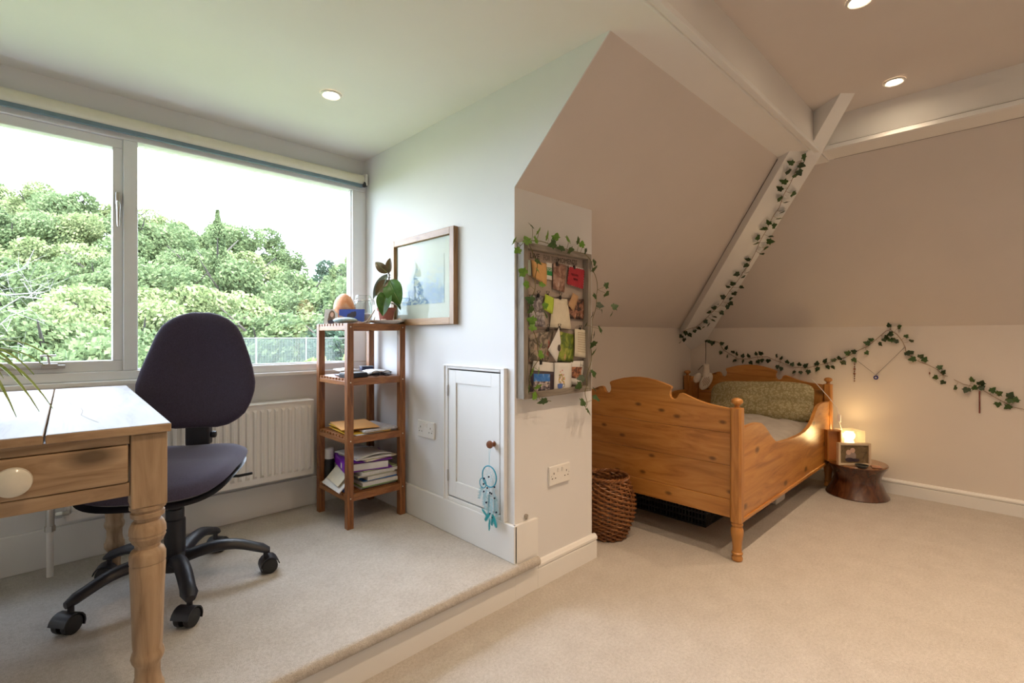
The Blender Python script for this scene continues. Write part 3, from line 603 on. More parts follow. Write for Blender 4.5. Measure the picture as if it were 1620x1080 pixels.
MRIB = plain('leaf_midrib', (0.30, 0.38, 0.12), 0.5)
MRUB = blotch('rubber_leaf_green', [(0.03, 0.085, 0.015), (0.055, 0.14, 0.022), (0.09, 0.19, 0.035)], 14, 0.25)
MRUB2 = blotch('rubber_leaf_bronze', [(0.09, 0.06, 0.035), (0.15, 0.11, 0.055), (0.20, 0.16, 0.08)], 14, 0.3)
MRUB3 = plain('rubber_leaf_pale', (0.23, 0.29, 0.27), 0.3, var=0.15)
rleaf(L3(.008, .262), L3(-.056, .318, .01), .050, MRUB2, .2)
rleaf(L3(.014, .262, -.004), L3(.020, .342, .0), .036, MRUB2, .3)
rleaf(L3(.004, .258, -.01), L3(-.070, .125, -.005), .045, MRUB3, .3)
rleaf(L3(.010, .225), L3(-.048, .138, .025), .056, MRUB2, .15)
rleaf(L3(.016, .225), L3(.086, .092, .045), .104, MRUB, .08)
rleaf(L3(.008, .168, .01), L3(-.002, .030, .062), .080, MRUB, .2)
rleaf(L3(.018, .10, -.01), L3(.075, .065, .0), .038, MRUB, .2, nrm=(0, 0, 1))
rleaf(L3(.030, .16, -.03), L3(.068, .07, -.045), .030, MRUB3, .2)
MTWIG = plain('driftwood', (0.42, 0.32, 0.24), 0.8)
tw = thing('driftwood', 'pale driftwood twigs lying left of the rubber plant', 'twigs', (1.255, 2.335, ZT))
obj('twig', MB().tube([(-0.055, -0.02, .004), (-.02, 0, .03), (.02, .02, .075)], [.003, .004, .002], 6), MTWIG, tw, smooth=True)
obj('twig', MB().tube([(-0.045, -0.03, .005), (0, -.01, .02), (.02, .02, .038)], [.004, .004, .002], 6), MTWIG, tw, smooth=True)
obj('twig', MB().tube([(-0.06, .0, .004), (-.03, -.02, .012), (.0, -.035, .01)], [.005, .006, .003], 6), MTWIG, tw, smooth=True)
def shell(x, y, z, label, s=1.0, a=0):
    m = MB()
    def fn(u, v):
        th = u * math.pi; r = 0.022 * s * v * (1 + 0.05 * math.cos(th * 14)); return (r * math.cos(th), r * math.sin(th), 0.012 * s * math.sin(v * math.pi * 0.9) + 0.001)
    m.grid(fn, 40, 8); o = obj('seashell', m, blotch('shell_' + str(int(x * 1000)), [(0.55, 0.28, 0.18), (0.75, 0.55, 0.42), (0.82, 0.72, 0.6)], 60), smooth=True, loc=(x, y, z)); o.rotation_euler = (0, 0, a)
    sm = o.modifiers.new('thick', 'SOLIDIFY'); sm.thickness = 0.0015
    return tag(o, label, 'shell')
shell(1.385, 2.275, ZT + 0.016, 'brown ribbed seashell on the right rim of the white dish', 1.1, 1.0)
shell(1.272, 2.262, ZT + 0.013, 'small pinkish seashell on the front of the white dish', 0.7, -1.2)

# second shelf
Z3 = ZP + LEV[2] + 0.0005
bx_ = thing('black_box', 'flat black electronic box on the second shelf behind the front post', 'box', (1.150, 2.345, Z3), R(10))
obj('casing', MB().bx(-0.055, 0.055, -0.045, 0.045, 0, 0.022), MBLKM, bx_, bevel=0.004); obj('top_plate', MB().bx(-0.052, 0.052, -0.042, 0.042, 0.022, 0.025), plain('grey_plate', (0.30, 0.33, 0.36), 0.35), bx_, bevel=0.001)
ob = thing('open_book', 'open paperback with curled white pages on the second shelf', 'book', (1.262, 2.470, Z3), R(-14))
def page(s):
    return MB().grid(lambda u, v: (s * u * 0.135, (v - 0.5) * 0.19, 0.004 + 0.020 * math.sin(min(1, u * 1.4) * math.pi * 0.62) * (1 - 0.35 * u) + (0.012 if s < 0 else 0)), 14, 4)
for s in (-1, 1):
    o = obj('page_block', page(s), MPAPER, ob, smooth=True); sm = o.modifiers.new('th', 'SOLIDIFY'); sm.thickness = 0.005; sm.offset = 0
obj('cover', MB().bx(-0.13, 0.135, -0.097, 0.097, 0, 0.002), MDARKC, ob)
gl = thing('eyeglasses', 'dark framed glasses lying in front of the open book', 'glasses', (1.275, 2.284, Z3), R(-5))
for s in (-1, 1):
    obj('rim', MB().tube([(s * 0.030 + 0.022 * math.cos(a), 0.002, 0.016 + 0.014 * math.sin(a)) for a in [2 * math.pi * k / 20 for k in range(21)]], 0.0016, 6, False), MBLKM, gl, smooth=True)
    obj('temple', MB().tube([(s * 0.052, 0.002, 0.018), (s * 0.052, 0.06, 0.012), (s * 0.045, 0.085, 0.004)], 0.0015, 6), MBLKM, gl, smooth=True)
obj('bridge', MB().tube([(-0.009, 0.002, 0.02), (0, 0.002, 0.023), (0.009, 0.002, 0.02)], 0.0016, 6), MBLKM, gl, smooth=True)
cm = thing('camera_case', 'small dark blue case at the back of the second shelf', 'case', (1.352, 2.596, Z3), R(-5))
obj('body', MB().bx(-0.035, 0.035, -0.022, 0.022, 0, 0.034), plain('case_navy', (0.03, 0.035, 0.09), 0.6), cm, bevel=0.006); obj('flap', MB().bx(-0.036, 0.036, -0.024, 0.023, 0.034, 0.038), plain('case_grey', (0.18, 0.2, 0.24), 0.5), cm, bevel=0.001)

# third shelf: envelopes
Z2 = ZP + LEV[1] + 0.0005
def flat(name, label, cat, x, y, z, w, d, h, a, mat, group=None, bend=0.0, rotxy=(0, 0)):
    m = MB()
    if bend:
        m.grid(lambda u, v: ((u - .5) * w, (v - .5) * d, h / 2 + bend * math.sin(u * math.pi) * (1 - v * 0.6)), 10, 8)
        o = obj(name, m, mat, smooth=True, loc=(x, y, z)); sm = o.modifiers.new('th', 'SOLIDIFY'); sm.thickness = h; sm.offset = 0
    else: o = obj(name, m.bx(-w / 2, w / 2, -d / 2, d / 2, 0, h), mat, loc=(x, y, z), bevel=min(0.0008, h / 4))
    o.rotation_euler = (rotxy[0], rotxy[1], a); return tag(o, label, cat, group)
MYEL = plain('yellow_folder', (0.78, 0.50, 0.045), 0.5, var=0.03); MORG = plain('manila_envelope', (0.78, 0.40, 0.13), 0.6, var=0.03)
flat('paper_sheet', 'white sheet at the bottom of the pile on the third shelf', 'paper', 1.245, 2.41, Z2, 0.235, 0.25, 0.003, R(3), MPAPER)
flat('folder', 'bright yellow card folder under the orange envelope', 'folder', 1.225, 2.43, Z2 + 0.0035, 0.23, 0.28, 0.006, R(-6), MYEL)
flat('paper_sheet', 'grey printed sheets sticking out beneath the orange envelope', 'paper', 1.265, 2.40, Z2 + 0.010, 0.19, 0.25, 0.010, R(2), plain('printed_grey', (0.50, 0.47, 0.46), 0.7, var=0.2, nscale=80))
flat('folder', 'second yellow folder lying beneath the orange envelope', 'folder', 1.195, 2.45, Z2 + 0.0205, 0.17, 0.22, 0.006, R(-4), MYEL)
flat('envelope', 'orange manila envelope on top of the third shelf pile', 'envelope', 1.200, 2.440, Z2 + 0.027, 0.19, 0.27, 0.004, R(-12), MORG)

# bottom shelf: papers, files, folder
Z1 = ZP + LEV[0] + 0.0005
rp = random.Random(11)
z = Z1; cols = [(0.60, 0.58, 0.53), (0.66, 0.64, 0.60), (0.70, 0.68, 0.64), (0.62, 0.61, 0.52)]
names = [('white sheaf of papers lowest in the bottom shelf pile', .010, (0.62, 0.61, 0.58)), ('green cardboard folder low in the bottom shelf pile', .005, (0.25, 0.42, 0.12)), ('thick white ring-bound papers low in the bottom shelf pile', .018, (0.66, 0.64, 0.61)),
         ('blue plastic wallet sticking out at the right of the pile', .004, (0.03, 0.16, 0.50)), ('sheaf of white papers above the blue wallet', .020, (0.64, 0.62, 0.58)), ('cream school folder in the middle of the pile', .010, (0.58, 0.57, 0.44)),
         ('grey-white file just below the purple folder', .016, (0.62, 0.60, 0.58)), ('pale green folder just below the purple folder', .004, (0.45, 0.56, 0.30))]
for i, (lb, h, c) in enumerate(names):
    w, d = 0.205 - rp.uniform(0, .012), 0.25
    x = 1.272 + rp.uniform(-.008, .006); y = 2.425 + rp.uniform(-.015, .01)
    if 'blue' in lb: x += .022
    flat('paper_stack' if 'paper' in lb or 'sheaf' in lb or 'file' in lb else 'folder', lb, 'papers' if 'paper' in lb or 'sheaf' in lb or 'file' in lb else 'folder', x, y, z, w, d, h, R(rp.uniform(-4, 4)), plain('pile_%d' % i, c, 0.8, var=0.08, nscale=150))
    z += h + .0008
MPUR = plain('purple_card', (0.20, 0.012, 0.42), 0.35, var=0.04)
pf = thing('lever_arch_file', 'purple lever arch file on top of the bottom shelf pile', 'file', (1.245, 2.43, z), R(-14))
obj('cover', MB().bx(-0.12, 0.12, -0.135, 0.135, 0, 0.0025).bx(-0.12, 0.12, -0.135, 0.135, 0.044, 0.0465).bx(-0.1225, -0.12, -0.135, 0.135, 0, 0.0465), MPUR, pf)
obj('spine_label', MB().bx(-0.1232, -0.1224, -0.075, -0.045, 0.010, 0.036), MPAPER, pf)
obj('page_block', MB().bx(-0.11, 0.10, -0.128, 0.128, 0.003, 0.036), MPAPER, pf)
z += 0.0475
for i, (lb, h, a, dx) in enumerate((('cream exercise book lying on the purple file', .008, 8, .012), ('white worksheet bundle on the cream exercise book', .007, -5, -.005), ('curled white sheets topmost on the bottom shelf pile', .003, 4, -.015))):
    flat('exercise_book' if i == 0 else 'paper_stack', lb, 'book' if i == 0 else 'papers', 1.255 + dx, 2.42, z, 0.19, 0.25, h, R(a), (MPAPER2, MPAPER, MPAPER)[i], bend=0.012 if i == 2 else 0)
    z += h + .001
flat('paper_stack', 'white punched papers sliding off the left of the bottom shelf', 'papers', 1.105, 2.430, Z1 + 0.036, 0.10, 0.24, 0.004, R(-4), MPAPER, rotxy=(0, R(-42)))
flat('paper_stack', 'cream papers propped against the left of the bottom shelf pile', 'papers', 1.112, 2.440, Z1 + 0.058, 0.085, 0.20, 0.004, R(-8), MPAPER2, rotxy=(0, R(-48)))
flat('leaflet', 'small blue leaflet under the sliding papers on the bottom shelf', 'paper', 1.118, 2.385, Z1, 0.05, 0.12, 0.003, R(-4), plain('leaflet_blue', (0.10, 0.15, 0.45), 0.5))
bo = thing('plastic_bottle', 'black bottle with white cap behind the left post of the shelf unit', 'bottle', (1.132, 2.592, Z1))
obj('body', MB().lathe([(0.024, 0), (0.027, 0.005), (0.027, 0.10), (0.022, 0.115)], n=20), MBLKM, bo, smooth=True); obj('cap', MB().lathe([(0.022, 0.115), (0.024, 0.118), (0.024, 0.168), (0.018, 0.172)], n=20), MWHITE, bo, smooth=True)

# ==== PART 3 ------------------------------------------------------ picture in oak frame
pc = thing('framed_print', 'oak framed print of soft blue water on the wall above the shelf unit', 'picture', (PX, 2.126, 1.388))
pw, ph, fw = 0.287, 0.233, 0.034      # half sizes along y, z
def fr(m, y0, y1, z0, z1): return m.bx(-0.028, -0.002, y0, y1, z0, z1)
obj('frame_side', fr(MB(), -pw, -pw + fw, -ph, ph), MOAK, pc, bevel=0.002); obj('frame_side', fr(MB(), pw - fw, pw, -ph, ph), MOAK, pc, bevel=0.002)
MOAKY = wood('oak_frame_horizontal', (0.24, 0.125, 0.05), (0.38, 0.215, 0.09), (0.47, 0.29, 0.14), axis='y', grain=18, rough=0.45)
obj('frame_rail', fr(MB(), -pw + fw, pw - fw, ph - fw, ph), MOAKY, pc, bevel=0.002); obj('frame_rail', fr(MB(), -pw + fw, pw - fw, -ph, -ph + fw), MOAKY, pc, bevel=0.002)
obj('mount', MB().bx(-0.010, -0.002, -pw + fw, pw - fw, -ph + fw, ph - fw), plain('mount_card', (0.44, 0.48, 0.38), 0.8, var=0.02), pc)
def artmat():
    m, t, b = nt('pale_blue_water_print'); v = coords(t, (1, 1, 2.6)); f = noisetex(t, v, 24, 5, 0.6, 1.2)
    sep = t.nodes.new('ShaderNodeSeparateXYZ'); tc = t.nodes.new('ShaderNodeTexCoord'); t.links.new(tc.outputs['Object'], sep.inputs[0])
    mp = t.nodes.new('ShaderNodeMapRange'); mp.inputs[1].default_value = -0.12; mp.inputs[2].default_value = 0.12; mp.inputs[3].default_value = 0.16; mp.inputs[4].default_value = -0.20; t.links.new(sep.outputs[2], mp.inputs[0])
    ad = t.nodes.new('ShaderNodeMath'); ad.operation = 'ADD'; t.links.new(f, ad.inputs[0]); t.links.new(mp.outputs[0], ad.inputs[1])
    t.links.new(ramp(t, ad.outputs[0], [(0.40, (0.42, 0.46, 0.36)), (0.50, (0.36, 0.45, 0.40)), (0.55, (0.16, 0.27, 0.36)), (0.62, (0.06, 0.13, 0.25)), (0.70, (0.36, 0.45, 0.42))]), b.inputs['Base Color']); b.inputs['Roughness'].default_value = 0.8
    return m
obj('art_sheet', MB().bx(-0.0115, -0.010, -0.190, 0.190, -0.125, 0.115), artmat(), pc)
obj('glass', MB().bx(-0.0165, -0.0145, -pw + fw - 0.002, pw - fw + 0.002, -ph + fw - 0.002, ph - fw + 0.002), MPGLASS, pc)

# ------------------------------------------------------------------ dream catcher on the cupboard knob
dc = thing('dream_catcher', 'turquoise dream catcher with feathers hanging from the wooden door knob', 'ornament', (PX - 0.040, 1.572, 0.615))
MTQ = plain('turquoise_cord', (0.04, 0.33, 0.46), 0.6); MTEAL = plain('teal_feather', (0.015, 0.30, 0.33), 0.7, var=0.2); MPALE = plain('pale_blue_feather', (0.42, 0.62, 0.68), 0.9, var=0.12); MNAVY = plain('navy_bead', (0.01, 0.015, 0.05), 0.25)
def ring(m, cy, cz, r, t, x=0):
    pts = [(x, cy + r * math.cos(a), cz + r * math.sin(a)) for a in [2 * math.pi * k / 32 for k in range(33)]]; return m.tube(pts, t, 8, False)
obj('hanging_string', MB().tube([(0.006, 0.004, 0.018), (0, 0.002, -0.02), (0, 0, -0.076)], 0.0007, 5).tube([(0.006, -0.008, 0.018), (0, -0.003, -0.02), (0, 0, -0.076)], 0.0007, 5), MPALE, dc)
obj('hoop', ring(MB(), 0, -0.121, 0.045, 0.0028), MTQ, dc, smooth=True)
obj('hoop', ring(MB(), 0.042, -0.158, 0.021, 0.0022), MTQ, dc, smooth=True)
m = MB()
for (cy, cz, r) in ((0, -0.121, 0.045), (0.042, -0.158, 0.021)):
    P_ = [(0, cy + r * math.cos(2 * math.pi * k / 8), cz + r * math.sin(2 * math.pi * k / 8)) for k in range(8)]
    for k in range(8): m.tube([P_[k], (0, cy + r * .35 * math.cos(2 * math.pi * (k + .5) / 8), cz + r * .35 * math.sin(2 * math.pi * (k + .5) / 8)), P_[(k + 3) % 8]], 0.0005, 4)
stuff(obj('web', m, MPALE, dc))
rs = random.Random(5)
for (y, z) in ((0, -.122), (.042, -.16), (.038, -.135), (-.045, -.158), (.012, -.172), (-.01, -.188), (.04, -.192), (-.022, -.19), (-.046, -.205), (.02, -.236), (-.06, -.262), (-.01, -.278), (-.03, -.29)):
    obj('bead', MB().sphere((-0.003, y * 0.8, z), 0.0042, 10, 7), MNAVY, dc, smooth=True)
obj('hanging_thread', MB().tube([(0, .0, -.166), (0, .004, -.28)], .0008, 5), MTQ, dc); obj('hanging_thread', MB().tube([(0, -.03, -.156), (0, -.035, -.27)], .0008, 5), MTQ, dc); obj('hanging_thread', MB().tube([(0, .042, -.179), (0, .032, -.25)], .0008, 5), MTQ, dc)
def feather(y0, z0, y1, z1, w, mat, x=0, fluffy=False):
    m = MB(); n = 26 if fluffy else 20; A = Vector((x, y0, z0)); B = Vector((x, y1, z1)); ax = (B - A).normalized(); sd = Vector((0, ax.z, -ax.y))
    m.tube([A, A.lerp(B, .95)], [.0009, .0003], 4)
    for i in range(n):
        u = 0.08 + 0.9 * i / n; p = A.lerp(B, u); ww = w * math.sin(math.pi * (0.12 + 0.85 * u)) ** 0.6
        for s in (-1, 1):
            t = p + sd * s * ww * (rs.uniform(.6, 1.1) if fluffy else 1) + ax * ww * .6 + Vector((rs.uniform(-1, 1) * (.006 if fluffy else .001), 0, 0)); q_ = p + ax * (B - A).length / n * 1.4
            m.add([p, t, q_], [(0, 1, 2)])
    o = obj('feather', m, mat, dc); return o
for a in ((.0, -.19, .008, -.29, .020), (-.035, -.19, -.045, -.285, .018), (.03, -.20, .024, -.27, .018), (.05, -.17, .075, -.235, .016), (-.02, -.2, -.018, -.30, .016), (.01, -.17, .035, -.25, .02)): feather(*a, MPALE, rs.uniform(-.006, .006), True)
for a in ((.045, -.268, .01, -.292, .010), (-.012, -.275, .022, -.315, .014), (-.03, -.275, -.052, -.325, .015), (-.008, -.295, -.004, -.352, .009), (-.03, -.27, -.02, -.325, .014)): feather(*a, MTEAL, rs.uniform(-.008, -.002))

# ------------------------------------------------------------------ pinboard
pb = thing('pinboard', 'grey framed memo board with clipped photos on the wall end', 'board', (1.673, PY, 1.163))
PW, PH, PF = 0.232, 0.328, 0.026
obj('back_panel', MB().bx(-PW + 0.01, PW - 0.01, -0.012, -0.001, -PH + 0.01, PH - 0.01), plain('hessian_grey', (0.40, 0.33, 0.28), 0.9, var=0.08, nscale=300), pb)
for s in (-1, 1):
    obj('frame_side', MB().bx(min(s * PW, s * (PW - PF)), max(s * PW, s * (PW - PF)), -0.045, 0, -PH, PH), MGREYWOOD, pb, bevel=0.002)
    obj('frame_rail', MB().bx(-PW + PF, PW - PF, -0.045, 0, min(s * PH, s * (PH - PF)), max(s * PH, s * (PH - PF))), wood('grey_washed_rail%d' % s, (0.20, 0.17, 0.14), (0.30, 0.265, 0.225), (0.38, 0.34, 0.29), axis='x', grain=18, rough=0.7), pb, bevel=0.002)
MINK = plain('printed_grey_ink', (0.07, 0.06, 0.055), 0.7); MINKL = plain('printed_light_ink', (0.22, 0.19, 0.165), 0.7)
def put_text(s, size, x, z, mat, par, y=-0.0125, squeeze=1.0):
    me = text_mesh(s, size); me.materials.append(mat); o = bpy.data.objects.new('lettering', me); COL.objects.link(o); o.parent = par; o.location = (x, y, z); o.rotation_euler = (R(90), 0, 0); o.scale = (squeeze, 1, 1); return o
put_text('LIVE', 0.034, -0.132, 0.281, MINK, pb); put_text('FOR THE', 0.034, -0.028, 0.281, MINKL, pb, squeeze=.72); put_text('MOMENTS', 0.034, 0.090, 0.281, MINK, pb, squeeze=.9)
for z in (0.258, 0.112, -0.034, -0.180):
    obj('wire', MB().tube([(-PW + PF, -0.016, z), (0, -0.017, z - 0.002), (PW - PF, -0.016, z)], 0.0009, 6), MBLKM, pb)
ITEMS = {
    'orange_note': [(1.508,1.424),(1.604,1.417),(1.598,1.319),(1.514,1.353)],
    'tag': [(1.483,1.423),(1.503,1.422),(1.506,1.358),(1.489,1.355)],
    'green_card': [(1.607,1.425),(1.648,1.424),(1.648,1.349),(1.607,1.351)],
    'portrait': [(1.654,1.428),(1.742,1.426),(1.726,1.298),(1.648,1.310)],
    'redback': [(1.767,1.428),(1.890,1.421),(1.880,1.325),(1.760,1.341)],
    'red': [(1.760,1.424),(1.880,1.418),(1.868,1.320),(1.742,1.336)],
    'bw': [(1.505,1.274),(1.586,1.273),(1.604,1.137),(1.497,1.144)],
    'lime': [(1.592,1.284),(1.651,1.268),(1.635,1.196),(1.580,1.215)],
    'letter': [(1.642,1.267),(1.749,1.269),(1.774,1.131),(1.629,1.138)],
    'diamond': [(1.787,1.301),(1.829,1.286),(1.787,1.214),(1.750,1.243)],
    'dark': [(1.750,1.260),(1.898,1.277),(1.873,1.177),(1.750,1.181)],
    'collage': [(1.497,1.104),(1.658,1.128),(1.617,0.984),(1.497,0.989)],
    'tilt': [(1.684,1.138),(1.697,1.070),(1.663,0.982),(1.608,1.038)],
    'park': [(1.693,1.121),(1.801,1.105),(1.797,0.977),(1.687,0.986)],
    'llist': [(1.801,1.133),(1.924,1.125),(1.918,0.988),(1.797,1.004)],
    'fold': [(1.522,0.993),(1.656,0.978),(1.656,0.935),(1.512,0.950)],
    'black': [(1.503,0.948),(1.653,0.938),(1.651,0.845),(1.500,0.853)],
    'flower': [(1.656,0.980),(1.778,0.974),(1.775,0.834),(1.653,0.844)],
    'last': [(1.780,0.982),(1.887,0.980),(1.858,0.859),(1.780,0.873)],
    'wire1': [(1.485,1.422),(1.895,1.421),(1.895,1.420),(1.485,1.421)],
    'wire2': [(1.491,1.275),(1.895,1.275),(1.895,1.274),(1.491,1.274)],
    'wire3': [(1.491,1.126),(1.910,1.132),(1.910,1.131),(1.491,1.126)],
    'wire4': [(1.503,0.984),(1.895,0.983),(1.895,0.982),(1.503,0.984)],
}
def quad_item(key, name, label, cat, mat, y, n=1, curl=0.0, shrink=1.0, zig=False):
    P = [Vector((x, 0, z)) for x, z in ITEMS[key]]; c = sum(P, Vector()) / len(P)
    def pt(u, v):
        a = P[0].lerp(P[1], u); b = P[3].lerp(P[2], u); p = a.lerp(b, v) - c; return p
    m = MB()
    if zig:
        per = []
        for (a, b) in ((0, 1), (1, 2), (2, 3), (3, 0)):
            A, B = P[a] - c, P[b] - c; nrm = Vector((-(B - A).z, 0, (B - A).x)).normalized(); k = 8
            for i in range(k): per += [A.lerp(B, i / k), A.lerp(B, (i + .5) / k) + nrm * -0.006]
        m.prism(per, (0, -0.0015, 0))
    else:
        g = MB().grid(lambda u, v: tuple(pt(u, v) + Vector((0, -curl * math.sin(v * 2.2) * (0.4 + u), 0))), 4, 6); m = g
    o = obj(name, m, mat, smooth=not zig, loc=(c.x, y, c.z))
    if not zig: sm = o.modifiers.new('th', 'SOLIDIFY'); sm.thickness = 0.0008; sm.offset = 0
    tag(o, label, cat, 'papers clipped to the memo board'); return o, pt
YB1 = PY - 0.0155
MRED = plain('red_felt', (0.36, 0.022, 0.035), 0.8, var=0.1)
quad_item('tag', 'paper_tag', 'narrow white paper tag at the top left of the memo board', 'tag', plain('tag_green', (0.50, 0.60, 0.52), 0.6), YB1 - .006, curl=.002)
o, pt = quad_item('green_card', 'printed_card', 'white and green printed card beside the orange note', 'card', MPAPER, YB1 - .002)
m = MB().add([pt(0, .28) + Vector((0, -.001, 0)), pt(1, .28) + Vector((0, -.001, 0)), pt(1, .75) + Vector((0, -.001, 0)), pt(0, .75) + Vector((0, -.001, 0))], [(0, 3, 2, 1)]); obj('print', m, plain('card_green', (0.02, 0.25, 0.07), 0.5), o)
put_text('TOS', 0.019, 0.002, 0.006, MPAPER, o, y=-0.0015)
quad_item('orange_note', 'sticky_note', 'pale orange note at the top left of the memo board', 'note', plain('note_orange', (0.66, 0.38, 0.15), 0.7), YB1 - .008, curl=.004)
quad_item('portrait', 'photo', 'brown toned photo of a person clipped at the top centre', 'photo', blotch('photo_brown', [(0.05, 0.02, 0.02), (0.22, 0.11, 0.08), (0.42, 0.26, 0.2), (0.55, 0.45, 0.4)], 26), YB1 - .005, curl=.003)
quad_item('redback', 'card_backing', 'white card showing behind the zigzag red card', 'card', MPAPER, YB1 - .003)
o, pt = quad_item('red', 'felt_card', 'red zigzag edged card at the top right of the board', 'card', MRED, YB1 - .008, zig=True)
m = MB()
for k, (x, z, w) in enumerate(((-.012, .012, .05), (-.006, -.008, .030))):
    pts = [(x - w / 2 + w * i / 14, -0.002, z - 0.003 * i / 14 + .006 * math.sin(i * 2.1)) for i in range(15)]; m.tube(pts, .0012, 4)
stuff(obj('stitched_writing', m, plain('stitch_dark', (0.10, 0.01, 0.015), 0.8), o))
quad_item('bw', 'photo', 'black and white photo at the left of the second row', 'photo', blotch('photo_bw', [(0.03, 0.03, 0.04), (0.18, 0.16, 0.18), (0.5, 0.48, 0.5), (0.62, 0.6, 0.6)], 30), YB1 - .003)
quad_item('letter', 'letter', 'cream handwritten letter in the centre of the second row', 'letter', MPAPER2, YB1 - .006, curl=.003)
quad_item('lime', 'sticky_note', 'lime green note clipped in the second row', 'note', plain('note_lime', (0.45, 0.60, 0.06), 0.7), YB1 - .011, curl=.004)
quad_item('dark', 'photo', 'dark photo of a group of people at the right of the second row', 'photo', blotch('photo_night', [(0.008, 0.006, 0.01), (0.03, 0.02, 0.02), (0.35, 0.16, 0.1), (0.6, 0.4, 0.3)], 32), YB1 - .004)
quad_item('diamond', 'sticky_note', 'tan note tilted like a diamond over the dark photo', 'note', plain('note_tan', (0.48, 0.29, 0.15), 0.7), YB1 - .010, curl=.003)
quad_item('collage', 'photo', 'photo of people among trees at the left of the third row', 'photo', blotch('photo_leaf', [(0.02, 0.02, 0.015), (0.12, 0.10, 0.08), (0.38, 0.32, 0.25), (0.45, 0.04, 0.03)], 28), YB1 - .005)
quad_item('park', 'photo', 'green photo of two people in the middle of the third row', 'photo', blotch('photo_green', [(0.03, 0.03, 0.10), (0.10, 0.16, 0.02), (0.28, 0.34, 0.05), (0.58, 0.30, 0.2)], 20), YB1 - .004)
o, pt = quad_item('tilt', 'leaflet', 'white leaflet hanging tilted with a round black mark', 'leaflet', MPAPER, YB1 - .013, curl=.003)
o2 = obj('print', disc(MB(), 0.016, -0.012, 0.010, 0.016, -0.0055), MINK, o)
o, pt = quad_item('llist', 'letter', 'cream typed list at the right of the third row', 'letter', MPAPER2, YB1 - .010, curl=.004)
for key, parent_name in (('llist', o),):
    m = MB()
    for i in range(9):
        a, b = pt(.12, .12 + i * .085), pt(.85 - .1 * (i % 3), .12 + i * .085); m.box(tuple((a + b) / 2 + Vector((0, -.0078, 0))), ((b - a).length, .0004, .0014), rot=Matrix.Rotation(math.atan2(-(b - a).z, (b - a).x), 3, 'Y'))
    stuff(obj('printed_lines', m, plain('ochre_ink', (0.30, 0.2, 0.09), 0.8), parent_name))
quad_item('fold', 'folded_card', 'white folded paper at the top of the bottom row', 'card', MPAPER, YB1 - .006)
o, pt = quad_item('black', 'photo', 'black bordered photo of a group under blue sky, bottom left', 'photo', MDARKC, YB1 - .009)
def sub(o, pt, u0, u1, v0, v1, mat, y=-.0012):
    off = Vector((0, y, 0)); obj('print', MB().add([pt(u0, v0) + off, pt(u1, v0) + off, pt(u1, v1) + off, pt(u0, v1) + off], [(0, 3, 2, 1)]), mat, o)
sub(o, pt, .12, .82, .10, .45, blotch('photo_sky', [(0.02, 0.12, 0.45), (0.04, 0.2, 0.6), (0.5, 0.6, 0.7)], 22)); sub(o, pt, .12, .82, .45, .92, blotch('photo_team', [(0.01, 0.01, 0.015), (0.05, 0.04, 0.06), (0.5, 0.45, 0.45), (0.65, 0.45, 0.2)], 60))
o, pt = quad_item('last', 'photo', 'white edged photo of a crowd at the bottom right', 'photo', MPAPER, YB1 - .003)
sub(o, pt, .0, .85, .25, .72, blotch('photo_crowd', [(.02, .015, .015), (.12, .05, .04), (.45, .18, .08), (.6, .5, .45)], 50))
P_, pt_ = quad_item('flower', 'greeting_card', 'white card painted with flowers in a blue cup', 'card', MPAPER, YB1 - .010)
m = disc(MB(), -.022, -.036, .018, .013, -.0016); m.bx(-.040, -.004, -.0018, -.0014, -.036, -.026); obj('print', m, plain('cup_blue', (0.10, 0.18, 0.50), 0.5), P_)
obj('print', MB().tube([(-.004, -.0018, -.028), (.008, -.0018, -.028), (.008, -.0018, -.040), (-.006, -.0018, -.044)], .001, 5), MINK, P_)
rf = random.Random(4); mats = [plain('petal_pink', (0.60, 0.22, 0.24), 0.6), plain('petal_peach', (0.75, 0.40, 0.30), 0.6), plain('petal_yellow', (0.70, 0.50, 0.10), 0.6), plain('petal_green', (0.30, 0.38, 0.15), 0.6)]
for k in range(4):
    m = MB()
    for i in range(9): 
        a = rf.uniform(0, 6.28); r = rf.random() ** .5; disc(m, -.012 + .026 * r * math.cos(a), .006 + .030 * r * math.sin(a) - (.012 if k > 1 else 0), .0038, .0038, -.0012 - .0001 * k, 7)
    stuff(obj('print', m, mats[k], P_))
c = MB().bx(-.006, .006, -.006, 0, -.012, .004).tube([(-.002, -.004, .004), (-.009, -.006, .014), (-.004, -.006, .017)], .0014, 5).tube([(.002, -.004, .004), (.009, -.006, .014), (.004, -.006, .017)], .0014, 5)
CL = [(1.676, 1.427), (1.799, 1.424), (1.552, 1.278), (1.612, 1.280), (1.698, 1.277), (1.615, 1.133), (1.691, 1.137), (1.842, 1.133), (1.568, 0.986)]
cn = ['over the brown portrait photo', 'over the red zigzag card', 'over the black and white photo', 'over the lime note', 'over the handwritten letter', 'over the photo with trees', 'over the tilted leaflet', 'over the typed list', 'over the folded white card']
cme = None
for (x, z), t_ in zip(CL, cn):
    if cme is None: o = obj('bulldog_clip', c, MBLKM, loc=(x, PY - 0.020, z)); cme = o
    else: o = cme.copy(); COL.objects.link(o); o.location = (x, PY - 0.020, z)
    tag(o, 'small black clip on the memo board ' + t_, 'clip', 'black clips on the memo board')

